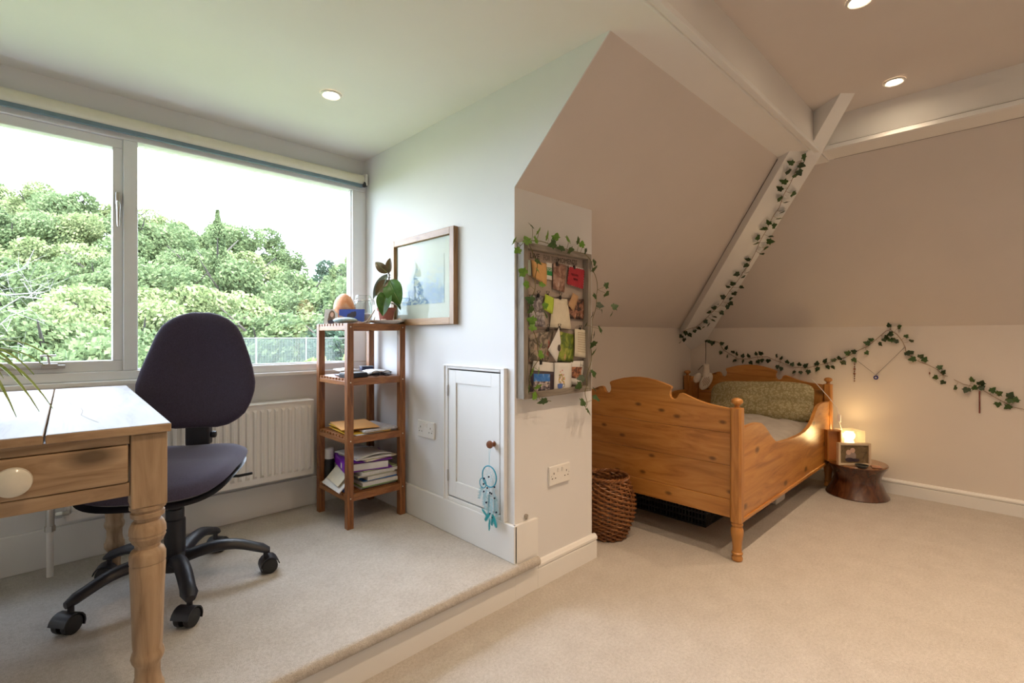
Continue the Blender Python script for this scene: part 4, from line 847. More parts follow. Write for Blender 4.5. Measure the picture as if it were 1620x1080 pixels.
# ------------------------------------------------------------------ ivy garlands
GB_STEM = [(1.909,1.065),(1.801,1.042),(1.754,0.976),(1.689,0.935),(1.634,0.904),(1.563,0.905),(1.476,0.923),(1.400,0.930),(1.342,0.901),(1.262,0.873),(1.192,0.852),(1.109,0.850),(1.042,0.874),(0.978,0.893),(0.928,0.916),(0.891,0.927),(0.849,0.949),(0.787,0.992),(0.726,1.026),(0.680,1.074),(0.622,1.134),(0.597,1.142),(0.559,1.106),(0.531,1.060),(0.516,1.017),(0.513,0.986),(0.474,0.945),(0.438,0.923),(0.392,0.902),(0.352,0.878),(0.324,0.842),(0.299,0.834)]
GB_LEAF = [(1.909,1.060),(1.879,1.049),(1.854,1.037),(1.835,1.040),(1.765,1.033),(1.731,0.995),(1.778,0.955),(1.720,0.924),(1.670,0.959),(1.640,0.944),(1.656,0.891),(1.591,0.929),(1.592,0.887),(1.544,0.930),(1.526,0.877),(1.483,0.950),(1.448,0.953),(1.469,0.890),(1.436,0.900),(1.390,0.896),(1.328,0.938),(1.296,0.920),(1.320,0.853),(1.291,0.839),(1.249,0.891),(1.214,0.874),(1.200,0.817),(1.164,0.875),(1.155,0.816),(1.124,0.868),(1.102,0.824),(1.046,0.887),(1.041,0.849),(0.992,0.909),(0.974,0.865),(0.942,0.865),(0.932,0.917),(0.899,0.931),(0.875,0.902),(0.848,0.971),(0.845,0.971),(0.807,0.983),(0.875,0.902),(0.808,0.925),(0.731,0.979),(0.727,1.047),(0.705,1.072),(0.656,1.043),(0.633,1.072),(0.619,1.087),(0.595,1.113),(0.587,1.071),(0.564,1.062),(0.605,1.171),(0.549,1.161),(0.510,1.097),(0.484,1.064),(0.486,0.988),(0.504,0.979),(0.474,0.941),(0.434,0.959),(0.415,0.938),(0.339,0.892),(0.321,0.859),(0.358,0.825),(0.321,0.795)]
GC_STEM = [(0.269,0.816),(0.225,0.789),(0.183,0.778),(0.136,0.760),(0.091,0.725),(0.041,0.691),(0.002,0.664),(-0.045,0.655),(-0.092,0.647)]
GC_LEAF = [(0.261,0.765),(0.184,0.819),(0.208,0.756),(0.170,0.772),(0.141,0.799),(0.141,0.772),(0.090,0.760),(0.063,0.743),(0.066,0.676),(0.013,0.734),(0.014,0.707),(-0.012,0.709),(0.021,0.664)]
BM_STEM = [(3.174,0.846,2.152),(3.219,0.884,2.109),(3.277,0.938,2.052),(3.347,1.003,1.983),(3.407,1.050,1.928),(3.460,1.109,1.870),(3.534,1.183,1.794),(3.631,1.268,1.701),(3.720,1.361,1.607),(3.771,1.430,1.544),(3.847,1.533,1.451),(3.927,1.644,1.352),(3.979,1.765,1.261),(4.012,1.883,1.180),(3.977,1.990,1.138)]
BM_LEAF = [(3.176,0.849,2.150),(3.161,0.911,2.123),(3.225,0.875,2.112),(3.206,0.938,2.086),(3.249,0.895,2.089),(3.262,0.918,2.070),(3.248,0.975,2.046),(3.280,1.006,2.013),(3.374,0.959,1.994),(3.347,1.027,1.969),(3.396,1.009,1.956),(3.456,1.044,1.908),(3.475,1.077,1.880),(3.455,1.132,1.860),(3.506,1.114,1.846),(3.486,1.165,1.827),(3.524,1.218,1.780),(3.558,1.242,1.750),(3.574,1.157,1.789),(3.614,1.175,1.760),(3.647,1.211,1.724),(3.673,1.245,1.693),(3.655,1.331,1.655),(3.695,1.356,1.621),(3.759,1.378,1.579),(3.712,1.432,1.572),(3.776,1.410,1.553),(3.777,1.489,1.509),(3.785,1.526,1.485),(3.866,1.459,1.483),(3.886,1.519,1.441),(3.858,1.592,1.414),(3.924,1.560,1.400),(3.957,1.578,1.374),(3.898,1.651,1.362),(3.974,1.608,1.349),(3.916,1.686,1.334),(3.922,1.731,1.307),(4.012,1.668,1.298),(4.012,1.727,1.266),(4.037,1.752,1.240),(3.993,1.796,1.237),(4.056,1.799,1.205),(4.050,1.841,1.185),(4.034,1.872,1.175),(4.042,1.911,1.150),(4.041,1.959,1.125),(3.996,1.973,1.138),(4.070,2.019,1.078),(4.015,2.019,1.104),(4.072,2.066,1.051)]
PB_STEM = [(1.408,1.467),(1.436,1.494),(1.527,1.502),(1.624,1.495),(1.727,1.487),(1.838,1.487),(1.889,1.453),(1.919,1.393),(1.942,1.323),(1.926,1.249),(1.904,1.177),(1.889,1.105),(1.893,1.033),(1.882,0.962),(1.852,0.893),(1.845,0.840),(1.852,0.787),(1.848,0.752)]
PB_STEM2 = [(1.436,1.494),(1.481,1.457),(1.509,1.405),(1.503,1.349),(1.492,1.293),(1.469,1.237),(1.503,1.183),(1.475,1.135),(1.515,1.065),(1.521,1.009),(1.481,0.955),(1.458,0.917),(1.492,0.876),(1.527,0.829),(1.599,0.815)]
PB_LEAF = [(1.467,1.554),(1.507,1.538),(1.369,1.481),(1.384,1.445),(1.490,1.501),(1.441,1.491),(1.572,1.529),(1.624,1.530),(1.705,1.532),(1.779,1.536),(1.812,1.524),(1.506,1.414),(1.500,1.376),(1.527,1.318),(1.436,1.311),(1.414,1.358),(1.458,1.248),(1.464,1.209),(1.547,1.228),(1.553,1.189),(1.475,1.163),(1.475,1.135),(1.521,1.057),(1.523,1.021),(1.473,0.948),(1.513,0.951),(1.447,0.883),(1.503,0.883),(1.492,0.848),(1.539,0.820),(1.599,1.496),(1.662,1.489),(1.727,1.487),(1.831,1.495),(1.904,1.450),(1.911,1.420),(1.996,1.346),(1.999,1.305),(1.901,1.289),(1.937,1.248),(1.961,1.222),(2.065,1.246),(2.040,1.208),(1.882,1.198),(1.842,1.151),(1.949,1.132),(1.896,1.105),(1.892,1.060),(1.893,1.018),(1.803,0.965),(1.901,0.921),(1.805,0.904),(1.791,0.869),(1.908,0.844),(1.911,0.803),(1.817,0.790),(1.848,0.749)]
def ivy_mesh(mat, seed):
    r = random.Random(seed); out = [(0, -.30), (.20, -.46), (.42, -.30), (.40, -.05), (.62, .10), (.30, .22), (.22, .42), (.0, .68), (-.22, .42), (-.30, .22), (-.62, .10), (-.40, -.05), (-.42, -.30), (-.20, -.46)]
    vs = [(0, 0, .07)] + [(x * r.uniform(.9, 1.1), y * r.uniform(.9, 1.1), -.10 * abs(x) - .12 * max(0, y) ** 2) for x, y in out]; n = len(out)
    fs = [(0, 1 + i, 1 + (i + 1) % n) for i in range(n)]
    me = bpy.data.meshes.new('ivy_leaf'); me.from_pydata(vs, [], fs); me.materials.append(mat); me.polygons.foreach_set('use_smooth', [True] * n); return me
def ivymat(name, a, b):
    m, t, bb = nt(name); v = coords(t); f = noisetex(t, v, 3.0, 4, .6, .4); t.links.new(ramp(t, f, [(.3, a), (.7, b)]), bb.inputs['Base Color']); bb.inputs['Roughness'].default_value = .5
    vo = t.nodes.new('ShaderNodeTexGradient'); vo.gradient_type = 'RADIAL'; return m
IV = [ivy_mesh(ivymat('ivy_dark', (0.010, 0.028, 0.008), (0.026, 0.060, 0.014)), 1), ivy_mesh(ivymat('ivy_mid', (0.02, 0.060, 0.010), (0.05, 0.11, 0.018)), 2), ivy_mesh(ivymat('ivy_bright', (0.07, 0.20, 0.015), (0.17, 0.34, 0.03)), 3)]
MSTEM = plain('ivy_stem', (0.16, 0.14, 0.05), 0.7); MSTEMB = plain('ivy_stem_brown', (0.22, 0.12, 0.05), 0.7)
def garland(label, stems, leaves, size, nrm, pick, rnd, stemmat, lift=0.012):
    base = Vector(stems[0][0]); root = thing('ivy_garland', label, 'garland', base, 0, 'artificial ivy garlands'); nrm = Vector(nrm).normalized(); r = random.Random(rnd)
    allp = []
    for st in stems:
        pts = []
        for a, b in zip(st, st[1:]):
            A, B = Vector(a), Vector(b)
            for k in range(4): pts.append(A.lerp(B, k / 4) + nrm * (lift * .5 + .004 * math.sin(len(pts) * .9)))
        pts.append(Vector(st[-1]) + nrm * lift * .5); allp += pts
        obj('stem', MB().tube([p - base for p in pts], .0016, 5), stemmat, root, smooth=True)
    tw = MB(); up = Vector((0, 0, 1)); tx = up.cross(nrm).normalized(); ty = nrm.cross(tx)
    for i, l in enumerate(leaves):
        c = Vector(l) + nrm * (lift + r.uniform(0, .012)); near = min(allp, key=lambda p: (p - c).length); 
        if (near - c).length < .12: tw.tube([near - base, (near + c) / 2 - base + nrm * .004, c - base], .0009, 4)
        d = c - near; a = math.atan2(d.dot(ty), d.dot(tx)) - math.pi / 2 + r.uniform(-.5, .5); tilt = r.uniform(-.75, .75); tilt2 = r.uniform(-.7, .7)
        M = Matrix((tx, ty, nrm)).transposed(); Q = M @ Matrix.Rotation(a, 3, 'Z') @ Matrix.Rotation(tilt, 3, 'X') @ Matrix.Rotation(tilt2, 3, 'Y')
        s = size * r.uniform(.85, 1.2); mm = Matrix.Translation(c - base) @ Q.to_4x4() @ Matrix.Scale(s, 4)
        link_copy(IV[pick(i, r)], 'leaf', root, mm)
    stuff(obj('twigs', tw, stemmat, root)); return root
B3 = lambda L: [(XB - .002, y, z) for y, z in L]
P3 = lambda L, yy=PY - .052: [(x, yy, z) for x, z in L]
garland('longest ivy garland draped above the headboard along the right wall', [B3(GB_STEM)], B3(GB_LEAF), .036, (-1, 0, 0), lambda i, r: r.choice((0, 0, 1)) if i > 38 else 0, 21, MSTEMB)
garland('short ivy garland at the far right end of the right wall', [B3(GC_STEM)], B3(GC_LEAF), .038, (-1, 0, 0), lambda i, r: r.choice((1, 1, 0)), 22, MSTEMB)
garland('ivy garland hanging down the sloping corner beam', [BM_STEM], BM_LEAF, .040, (-0.388, -0.443, -0.808), lambda i, r: 1 if i < 22 and r.random() < .6 else 0, 23, MSTEMB, .010)
garland('green ivy garland draped round the frame of the memo board', [P3(PB_STEM), P3(PB_STEM2)], P3(PB_LEAF), .037, (0, -1, 0), lambda i, r: r.choice((2, 2, 1)) if i < 30 else r.choice((1, 0, 1)), 24, MSTEM, .006)

# ------------------------------------------------------------------ beads and necklaces on the right wall
def strand(name, label, cat, y, z0, z1, n, r, mat, big=None):
    t = thing(name, label, cat, (XB - .012, y, z0)); L = z0 - z1
    obj('string', MB().tube([(0, 0, 0), (0, 0, -L)], .0006, 4), MBLKM, t)
    b0 = None
    for i in range(n):
        rr = r * (1.7 if big and i in big else 1)
        b = obj('bead', MB().sphere((0, 0, 0), rr, 8, 6), mat, t, smooth=True, loc=(0, 0, -L * (i + .5) / n))
    return t
MRB = plain('red_brown_bead', (0.17, 0.025, 0.015), 0.35); MWB = plain('wood_bead', (0.20, 0.07, 0.03), 0.4)
strand('bead_strand', 'hanging strand of brown wooden beads beside the evil-eye pendant', 'beads', .807, .918, .762, 9, .0045, MWB, (3, 5))
strand('bead_strand', 'long hanging strand of small dark red beads on the right wall', 'beads', .148, .752, .610, 19, .0042, MRB)
nk = thing('pendant_necklace', 'necklace with round blue eye pendant pinned in a V on the wall', 'necklace', (XB - .012, .680, .815))
A, B_ = (0, .112, .105), (0, -.158, .203)
obj('cord', MB().tube([A, (0, 0, .006), B_], .0012, 5), MBLKM, nk)
obj('pendant', MB().lathe([(.0, -.003), (.014, -.003), (.015, 0), (.014, .003), (0, .003)], axis='x', n=20, cap=False), plain('eye_blue', (0.01, 0.02, 0.20), 0.15), nk, smooth=True, loc=(0, 0, -.012))
obj('pendant_eye', MB().lathe([(.0065, -.0036), (.0, -.0038)], axis='x', n=16, cap=False), MPAPER, nk, loc=(0, 0, -.012)); obj('pendant_pupil', MB().lathe([(.003, -.0041), (.0, -.0043)], axis='x', n=12, cap=False), MNAVY, nk, loc=(0, 0, -.012))
obj('pin', MB().lathe([(.003, 0), (.003, .012)], axis='x', n=8), MCHR, nk, loc=B_)
er = thing('earring', 'small hook earring hanging from the ivy stem on the right wall', 'earring', (XB - .012, .389, .882))
obj('hook', MB().tube([(0, .004 * math.cos(a), -.008 + .008 * math.sin(a)) for a in [k * .5 for k in range(10)]], .0009, 5), MCHR, er); obj('drop', MB().sphere((0, 0, -.032), (.003, .004, .009), 8, 6), MWB, er, smooth=True)

# ------------------------------------------------------------------ pine bed
FX, HX, BN, BF, BC = 2.452, 4.135, 0.942, 2.018, 1.48
bed = thing('pine_bed', 'honey coloured antique pine bed with shaped ends and turned feet', 'bed', (FX, BC, 0))
halfp = [(.51, .742), (.46, .746), (.42, .751), (.38, .758), (.34, .768), (.30, .782), (.27, .794), (.255, .797), (.243, .793), (.236, .782), (.230, .769), (.218, .760), (.204, .760), (.193, .769), (.188, .784), (.190, .802), (.197, .816), (.196, .826), (.185, .832), (.15, .843), (.10, .856), (.05, .864), (0, .867)]
halfp = [(a, z) for a, z in halfp]
top = [(BC - a, z) for a, z in halfp] + [(BC + a, z) for a, z in halfp[::-1][1:]]
def endpanel(x, th, zb, trim=0):
    poly = [(x - FX, y - BC, z - trim) for y, z in top] + [(x - FX, BC + .51 - BC, zb), (x - FX, BC - .51 - BC, zb)]
    return MB().prism(poly, (th, 0, 0))
# each end board is laid up from planks, the shaped board on top
def plankrow(x, th, zs, name='board'):
    for a, b in zip(zs, zs[1:]):
        obj(name, MB().bx(x - FX, x - FX + th, -.51, .51, a + .0006, b - .0006), MPY, bed, bevel=.0012)
    obj('shaped_board', endpanel(x, th, zs[-1] + .0006), MPY, bed, bevel=.002)
plankrow(FX - .011, .022, [.295, .46, .62])
obj('bottom_rail', MB().bx(-.016, .012, -.51, .51, .205, .294), MPY, bed, bevel=.003)
plankrow(HX - .011, .022, [.205, .40, .62])
[obj('headboard_stile', MB().bx(HX - .025 - FX, HX - .011 - FX, a_, a_ + .08, .30, .70), MPZ, bed, bevel=.002) for a_ in (-.51, .43)]
FOOT = [(0, .018), (.004, .024), (.014, .026), (.024, .023), (.030, .021), (.034, .026), (.040, .026), (.044, .022), (.070, .021), (.100, .024), (.130, .029), (.150, .030), (.162, .026), (.168, .022), (.172, .026), (.180, .028), (.193, .022)]
FIN = [(.747, .020), (.752, .012), (.760, .011), (.766, .018), (.772, .026), (.779, .0275), (.787, .025), (.793, .017), (.796, .004)]
for px in (FX, HX):
    for py in (BN, BF):
        po = obj('post', MB().prism([(a * .027 if abs(b) == 1 else a * .019, b * .019 if abs(a) == 1 and False else b * .027, .19) for a, b in ()] or [(.027, -.018, .19), (.018, -.027, .19), (-.018, -.027, .19), (-.027, -.018, .19), (-.027, .018, .19), (-.018, .027, .19), (.018, .027, .19), (.027, .018, .19)], (0, 0, .557)), MPZ, bed, loc=(px - FX, py - BC, 0), bevel=.002)
        obj('turned_foot', MB().lathe([(r, z) for z, r in FOOT], n=24), MPZ, po, smooth=True); obj('finial', MB().lathe([(r, z) for z, r in FIN], n=24), MPZ, po, smooth=True)
rail = [(2.478, .640), (2.55, .647), (2.64, .649), (2.70, .646), (2.75, .636), (2.79, .618), (2.83, .594), (2.88, .560), (2.93, .528), (2.97, .508), (3.00, .500), (3.03, .494), (3.20, .484), (3.40, .480), (3.52, .486), (3.60, .500), (3.66, .520), (3.71, .548), (3.76, .585), (3.80, .610), (3.85, .625), (3.93, .631), (4.02, .629), (4.11, .626)]
for py, s in ((BN - .014, -1), (BF - .008, 1)):
    b0 = .20 if s < 0 else .20
    obj('side_board', MB().prism([(x - FX, py - BC, z) for x, z in rail] + [(4.11 - FX, py - BC, b0), (2.478 - FX, py - BC, b0)], (0, .022, 0)), MPX, bed, bevel=.002)
    obj('side_ledge', MB().bx(2.478 - FX, 4.11 - FX, py - BC - (.008 if s < 0 else -.008), py - BC + .03, .186, .204), MPX, bed, bevel=.003)
sl0 = None
for i in range(12): obj('bed_slat', MB().bx(.10 + i * .135, .17 + i * .135, BN + .01 - BC, BF - .02 - BC, .225, .243), MPY, bed)
# mattress, duvet, pillow
bc_ = ((FX + HX) / 2 - .01, BC)
mt = obj('mattress', MB().cushion((HX - FX) / 2 - .035, .505, .16, 12, lambda x, y: 0, 16, .35), plain('mattress_ticking', (0.45, 0.43, 0.40), .9), smooth=True, loc=(bc_[0], bc_[1], .325), weld=True); tag(mt, 'mattress lying inside the pine bed under the grey duvet', 'mattress')
def duvet():
    m = MB()
    def h(x, y): return .025 * noise.noise(Vector((x * 3.0, y * 3.5, 1))) + .012 * noise.noise(Vector((x * 8, y * 9, 4))) + .006 * noise.noise(Vector((x * 19, y * 17, 2)))
    hw, hd = (HX - FX) / 2 - .05, .50
    def zf(x, y):
        X = x * hw; Y = y * hd; lump = .035 * math.exp(-((X - .42) ** 2 + (Y + .18) ** 2) / .05) + .03 * math.exp(-((X - .1) ** 2 + (Y - .1) ** 2) / .12)
        return h(X, Y) + lump
    return m.cushion(hw, hd, .085, 9, zf, 60, .45)
dv = obj('duvet', duvet(), plain('grey_linen', (0.40, 0.37, 0.33), .95, var=.1, nscale=12, bmp=.3, bscale=350, spec=.1), smooth=True, loc=(bc_[0], bc_[1], .452), weld=True); tag(dv, 'crumpled grey linen duvet inside the pine bed', 'duvet')
def pilmat():
    m, t, b = nt('leafy_pillow_print'); v = coords(t); vo = t.nodes.new('ShaderNodeTexVoronoi'); vo.inputs['Scale'].default_value = 62; vo.feature = 'F1'; t.links.new(v, vo.inputs['Vector'])
    f = noisetex(t, v, 60, 3, .6, 1.5)
    wv = t.nodes.new('ShaderNodeMath'); wv.operation = 'MULTIPLY_ADD'; wv.inputs[1].default_value = .8; t.links.new(f, wv.inputs[0]); t.links.new(vo.outputs['Distance'], wv.inputs[2])
    t.links.new(ramp(t, wv.outputs[0], [(.42, (.20, .16, .07)), (.60, (.34, .30, .16)), (.74, (.52, .47, .31)), (.95, (.30, .26, .13))]), b.inputs['Base Color']); b.inputs['Roughness'].default_value = .95; return m
def pil(x, y): return .022 * math.cos(x * 4.2 + .6) * (1 - y * y) + .012 * noise.noise(Vector((x * 3, y * 3, 2)))
PIL = MB().cushion(.38, .160, .15, 5.5, pil, 30, .5, lambda x, y: 1 - .15 * math.cos(x * 6))
piv = obj('pillow', PIL, pilmat(), smooth=True, weld=True, loc=(3.985, 1.375, .595)); piv.rotation_euler = (Matrix.Rotation(R(-3.5), 3, 'X') @ Matrix.Rotation(R(90), 3, 'Z') @ Matrix.Rotation(R(-65), 3, 'X') @ Matrix.Rotation(R(180), 3, 'Z')).to_euler()
tag(piv, 'long olive leaf-patterned pillow leaning on the headboard', 'pillow')

# ------------------------------------------------------------------ hanging white straw hat cluster, cord
hat = thing('slippers', 'pair of white slippers hanging on a dark cord over the headboard', 'slippers', (4.035, 1.828, .862), R(-64))
MSLP = plain('slipper_white', (0.62, 0.57, 0.50), .8, var=.06, nscale=60)
obj('cord', MB().tube([(.018, .0, .20), (.020, 0, .10), (.016, 0, .0), (-.012, 0, -.02), (-.042, 0, -.055)], .0026, 6), MBLKM, hat)
def slp(name, c, rr, ang):
    o = obj(name, MB().sphere((0, 0, 0), rr, 22, 16), MSLP, hat, smooth=True, loc=c); o.rotation_euler = (0, ang, 0); return o
sl1 = slp('slipper', (.020, -.012, -.145), (.043, .020, .082), R(28))
m = MB()
for i in range(5):
    x = -.022 + i * .011; m.tube([(x, -.0205 + abs(x) * .14, -.045 + abs(x)), (x, -.0225 + abs(x) * .14, 0), (x, -.0205 + abs(x) * .14, .045 - abs(x))], .0018, 5)
stuff(obj('stripe', m, MWB, sl1)); slp('slipper', (-.045, .012, -.120), (.030, .018, .048), R(28))
obj('heel', MB().lathe([(.030, -.105), (.029, -.07), (.024, -.03), (.026, -.008), (.018, .0)], n=18), MSLP, hat, smooth=True, loc=(.022, 0, 0))

# ------------------------------------------------------------------ wicker basket
bk = thing('wicker_basket', 'round brown wicker basket on the floor between wall end and bed', 'basket', (2.252, 1.562, 0))
def prof_r(z): 
    P = [(0, .095), (.04, .112), (.10, .136), (.17, .148), (.23, .143), (.29, .122), (.32, .110), (.335, .112)]
    for (a, p), (b, q_) in zip(P, P[1:]):
        if a <= z <= b: t = (z - a) / (b - a); return p + (q_ - p) * t
    return P[-1][1]
MWK = blotch('wicker_cane', [(0.10, 0.035, 0.012), (0.24, 0.095, 0.03), (0.36, 0.16, 0.055)], 30, .45)
nst = 26
row = 0; z = .010
while z < .318:
    m = MB(); pts = []; K = nst * 4
    for k in range(K + 1):
        a = 2 * math.pi * k / K; wv = math.sin(a * nst / 2 + row * math.pi); rr = prof_r(z) + .0055 * wv; pts.append((rr * math.cos(a), rr * math.sin(a), z + .0035 * math.cos(a * nst / 2 + row * math.pi)))
    m.tube(pts, .0056, 5, False); obj('woven_strand', m, MWK, bk, smooth=True); z += .0118; row += 1
for k in range(nst):
    a = 2 * math.pi * k / nst; obj('stake', MB().tube([(prof_r(z) * math.cos(a), prof_r(z) * math.sin(a), z) for z in (0.004, .06, .12, .18, .24, .30, .33)], .0032, 5), MWK, bk, smooth=True)
m = MB()
for s in range(3):
    pts = []
    for k in range(97):
        a = 2 * math.pi * k / 96; b = a * 12 + s * 2.094; pts.append(((.113 + .006 * math.cos(b)) * math.cos(a), (.113 + .006 * math.cos(b)) * math.sin(a), .328 + .006 * math.sin(b)))
    m.tube(pts, .0052, 5, False)
obj('braided_rim', m, MWK, bk, smooth=True); obj('base', MB().lathe([(.0, .003), (.092, .003), (.095, .010), (0, .010)], n=24, cap=False), MWK, bk)

# ------------------------------------------------------------------ things under the bed
mb = thing('storage_crate', 'black lattice plastic crate on the floor under the foot of the bed', 'crate', (2.94, 1.45, 0))
fc = MB().bx(-.20, .20, -.22, .22, 0, .008); 
for z in (.0, .035, .07, .105):
    fc.bx(-.20, .20, -.222, -.216, z, z + .012).bx(-.20, .20, .216, .222, z, z + .012).bx(-.202, -.196, -.22, .22, z, z + .012).bx(.196, .202, -.22, .22, z, z + .012)
obj('lattice', fc, MBLKM, mb); m = MB()
for i in range(23): y = -.22 + i * .02; m.bx(-.201, -.197, y - .005, y + .005, 0, .115).bx(.197, .201, y - .005, y + .005, 0, .115)
for i in range(21): x = -.20 + i * .02; m.bx(x - .005, x + .005, -.221, -.217, 0, .115).bx(x - .005, x + .005, .217, .221, 0, .115)
stuff(obj('lattice_bars', m, MBLKM, mb)); obj('lid', MB().bx(-.207, .207, -.227, .227, .115, .128), MBLKM, mb, bevel=.004)
b1 = thing('storage_box', 'dull maroon storage box under the middle of the bed', 'box', (3.27, 1.22, 0))
obj('body', MB().bx(-.10, .12, -.12, .25, 0, .12), plain('maroon', (.09, .03, .04), .6), b1, bevel=.004); obj('lid', MB().bx(-.104, .124, -.124, .254, .12, .135), plain('maroon_lid', (.10, .035, .045), .5), b1, bevel=.003)
b2 = thing('storage_tub', 'white plastic tub under the bed near the side board', 'tub', (3.52, 1.18, 0))
obj('body', MB().prism([(-.085, -.11, 0), (.085, -.11, 0), (.105, -.11, .13), (-.105, -.11, .13)], (0, .26, 0)), MWHITE, b2, bevel=.008); obj('rim', MB().bx(-.11, .11, -.115, .155, .13, .142), MWHITE, b2, bevel=.004)

# ------------------------------------------------------------------ drum stool and what stands on it
SXc, SYc = 4.066, .755
stl = thing('drum_stool', 'dark polished waisted wooden stool beside the head of the bed', 'stool', (SXc, SYc, 0))
TOPZ = .225
obj('body', MB().lathe([(.0, 0), (.180, 0), (.184, .006), (.163, .045), (.143, .090), (.134, .115), (.141, .150), (.158, .185), (.173, .205), (.175, .214)], n=48, cap=False), MSTOOL, stl, smooth=True)
obj('top_disc', MB().lathe([(.175, .214), (.177, .219), (.173, .225), (0, .225)], n=48, cap=False), wood('stool_top', (.16, .06, .02), (.28, .12, .045), (.36, .17, .07), axis='x', grain=9, rough=.25, coat=.5), stl, smooth=True)
pf_ = thing('framed_photo', 'pale wooden frame with photo of two children on the drum stool', 'photo frame', (3.952, .752, TOPZ + .0005), R(-49))
MLW = plain('pale_frame_wood', (.60, .48, .34), .5)
w, h = .104, .150
for s in (-1, 1): obj('frame_side', MB().bx(min(s * w, s * (w - .014)), max(s * w, s * (w - .014)), -.014, .014, 0, h), MLW, pf_, bevel=.001)
obj('frame_rail', MB().bx(-w + .014, w - .014, -.014, .014, 0, .014), MLW, pf_, bevel=.001); obj('frame_rail', MB().bx(-w + .014, w - .014, -.014, .014, h - .014, h), MLW, pf_, bevel=.001)
obj('photo_print', MB().bx(-w + .014, w - .014, -.002, .002, .014, h - .014), blotch('photo_garden', [(.05, .035, .02), (.16, .11, .05), (.24, .17, .09)], 22), pf_)
disc_m = MB()
for cx, cz, r in ((-.034, .086, .016), (-.008, .100, .016)): disc(disc_m, cx, cz, r, r * 1.1, -.0028)
obj('print', disc_m, plain('faces_sepia', (.62, .42, .32), .5), pf_); obj('print', disc(disc(MB(), -.032, .052, .022, .026, -.0026), -.006, .062, .020, .028, -.0026), plain('clothes_sepia', (.30, .24, .22), .5), pf_); obj('print', disc(disc(MB(), -.028, .036, .028, .015, -.0030), .008, .034, .028, .012, -.0030), MDARKC, pf_)
lmp = thing('glass_lamp', 'square frosted glass lamp glowing behind the photo frame', 'lamp', (4.085, .800, TOPZ + .0005), R(-44))
MFROST, t_, b_ = nt('frosted_lit_glass'); b_.inputs['Base Color'].default_value = (.9, .85, .7, 1); b_.inputs['Roughness'].default_value = .4; b_.inputs['Transmission Weight'].default_value = .9; b_.inputs['IOR'].default_value = 1.1; b_.inputs['Alpha'].default_value = .45
g = MB(); a = .064
for x0, x1, y0, y1 in ((-a, a, -a, -a + .004), (-a, a, a - .004, a), (-a, -a + .004, -a, a), (a - .004, a, -a, a)): g.bx(x0, x1, y0, y1, .0125, .215)
obj('glass_shade', g, MFROST, lmp); obj('lamp_base', MB().bx(-a, a, -a, a, 0, .012), MPALE, lmp)
obj('bulb', MB().sphere((0, 0, .125), (.022, .022, .026), 16, 10), emit('bulb_glow', (1, .80, .42), 22), lmp, smooth=True); obj('bulb_holder', MB().lathe([(.016, .012), (.016, .100)], n=12), MWHITE, lmp)
light('lamp_light', 'POINT', (4.085, .800, TOPZ + .175), (0, 0, 0), 2.2, (1, .66, .28), shadow_soft_size=.03)
wf = thing('wooden_box_frame', 'orange wooden box frame between bed post and glass lamp', 'box', (3.995, .882, TOPZ + .0005), R(-49))
w, h = .045, .215
for s in (-1, 1): obj('side', MB().bx(min(s * w, s * (w - .008)), max(s * w, s * (w - .008)), -.02, .02, 0, h), MPZ, wf, bevel=.001)
obj('rail', MB().bx(-w + .008, w - .008, -.02, .02, 0, .008), MPX, wf); obj('rail', MB().bx(-w + .008, w - .008, -.02, .02, h - .008, h), MPX, wf); obj('back', MB().bx(-w + .008, w - .008, .010, .014, .008, h - .008), plain('amber_back', (.50, .20, .07), .3), wf)
ds = thing('trinket_dish', 'small black glass dish in front of the photo frame', 'dish', (3.915, .700, TOPZ + .0005))
obj('bowl', MB().lathe([(.0, .002), (.026, 0), (.036, .012), (.038, .017), (.034, .014), (.024, .005), (0, .005)], n=28, cap=False), plain('black_glass', (.012, .014, .014), .08), ds, smooth=True)
obj('rim', ring(MB(), 0, 0, .037, .0018).__class__().tube([(.037 * math.cos(k * .2094), .037 * math.sin(k * .2094), .0175) for k in range(31)], .0018, 6, False), plain('dish_rim', (.10, .12, .11), .15), ds, smooth=True)
cs = thing('coaster', 'thin reddish coaster near the right rim of the drum stool', 'coaster', (3.985, .632, TOPZ + .0005), R(20))
obj('base', MB().bx(-.033, .033, -.028, .028, 0, .004), MSTOOL, cs, bevel=.001); obj('top', MB().bx(-.031, .031, -.026, .026, .004, .0065), plain('coaster_top', (.42, .20, .13), .5), cs, bevel=.001)
cb = thing('lamp_cable', 'white lamp cable with inline switch hanging over the bed post', 'cable', (4.12, .93, .60))
obj('cord', MB().tube([(-.04, .10, .18), (-.03, .06, .13), (-.035, .0, .06), (-.05, -.055, -.01), (-.055, -.070, -.06)], .0028, 7).tube([(-.055, -.072, -.11), (-.05, -.085, -.17), (-.03, -.09, -.235), (.0, -.06, -.30), (.02, -.05, -.37)], .0028, 7), MWHITE, cb, smooth=True)
obj('inline_switch', MB().box((-.055, -.071, -.085), (.018, .022, .055)), MWHITE, cb, bevel=.005)

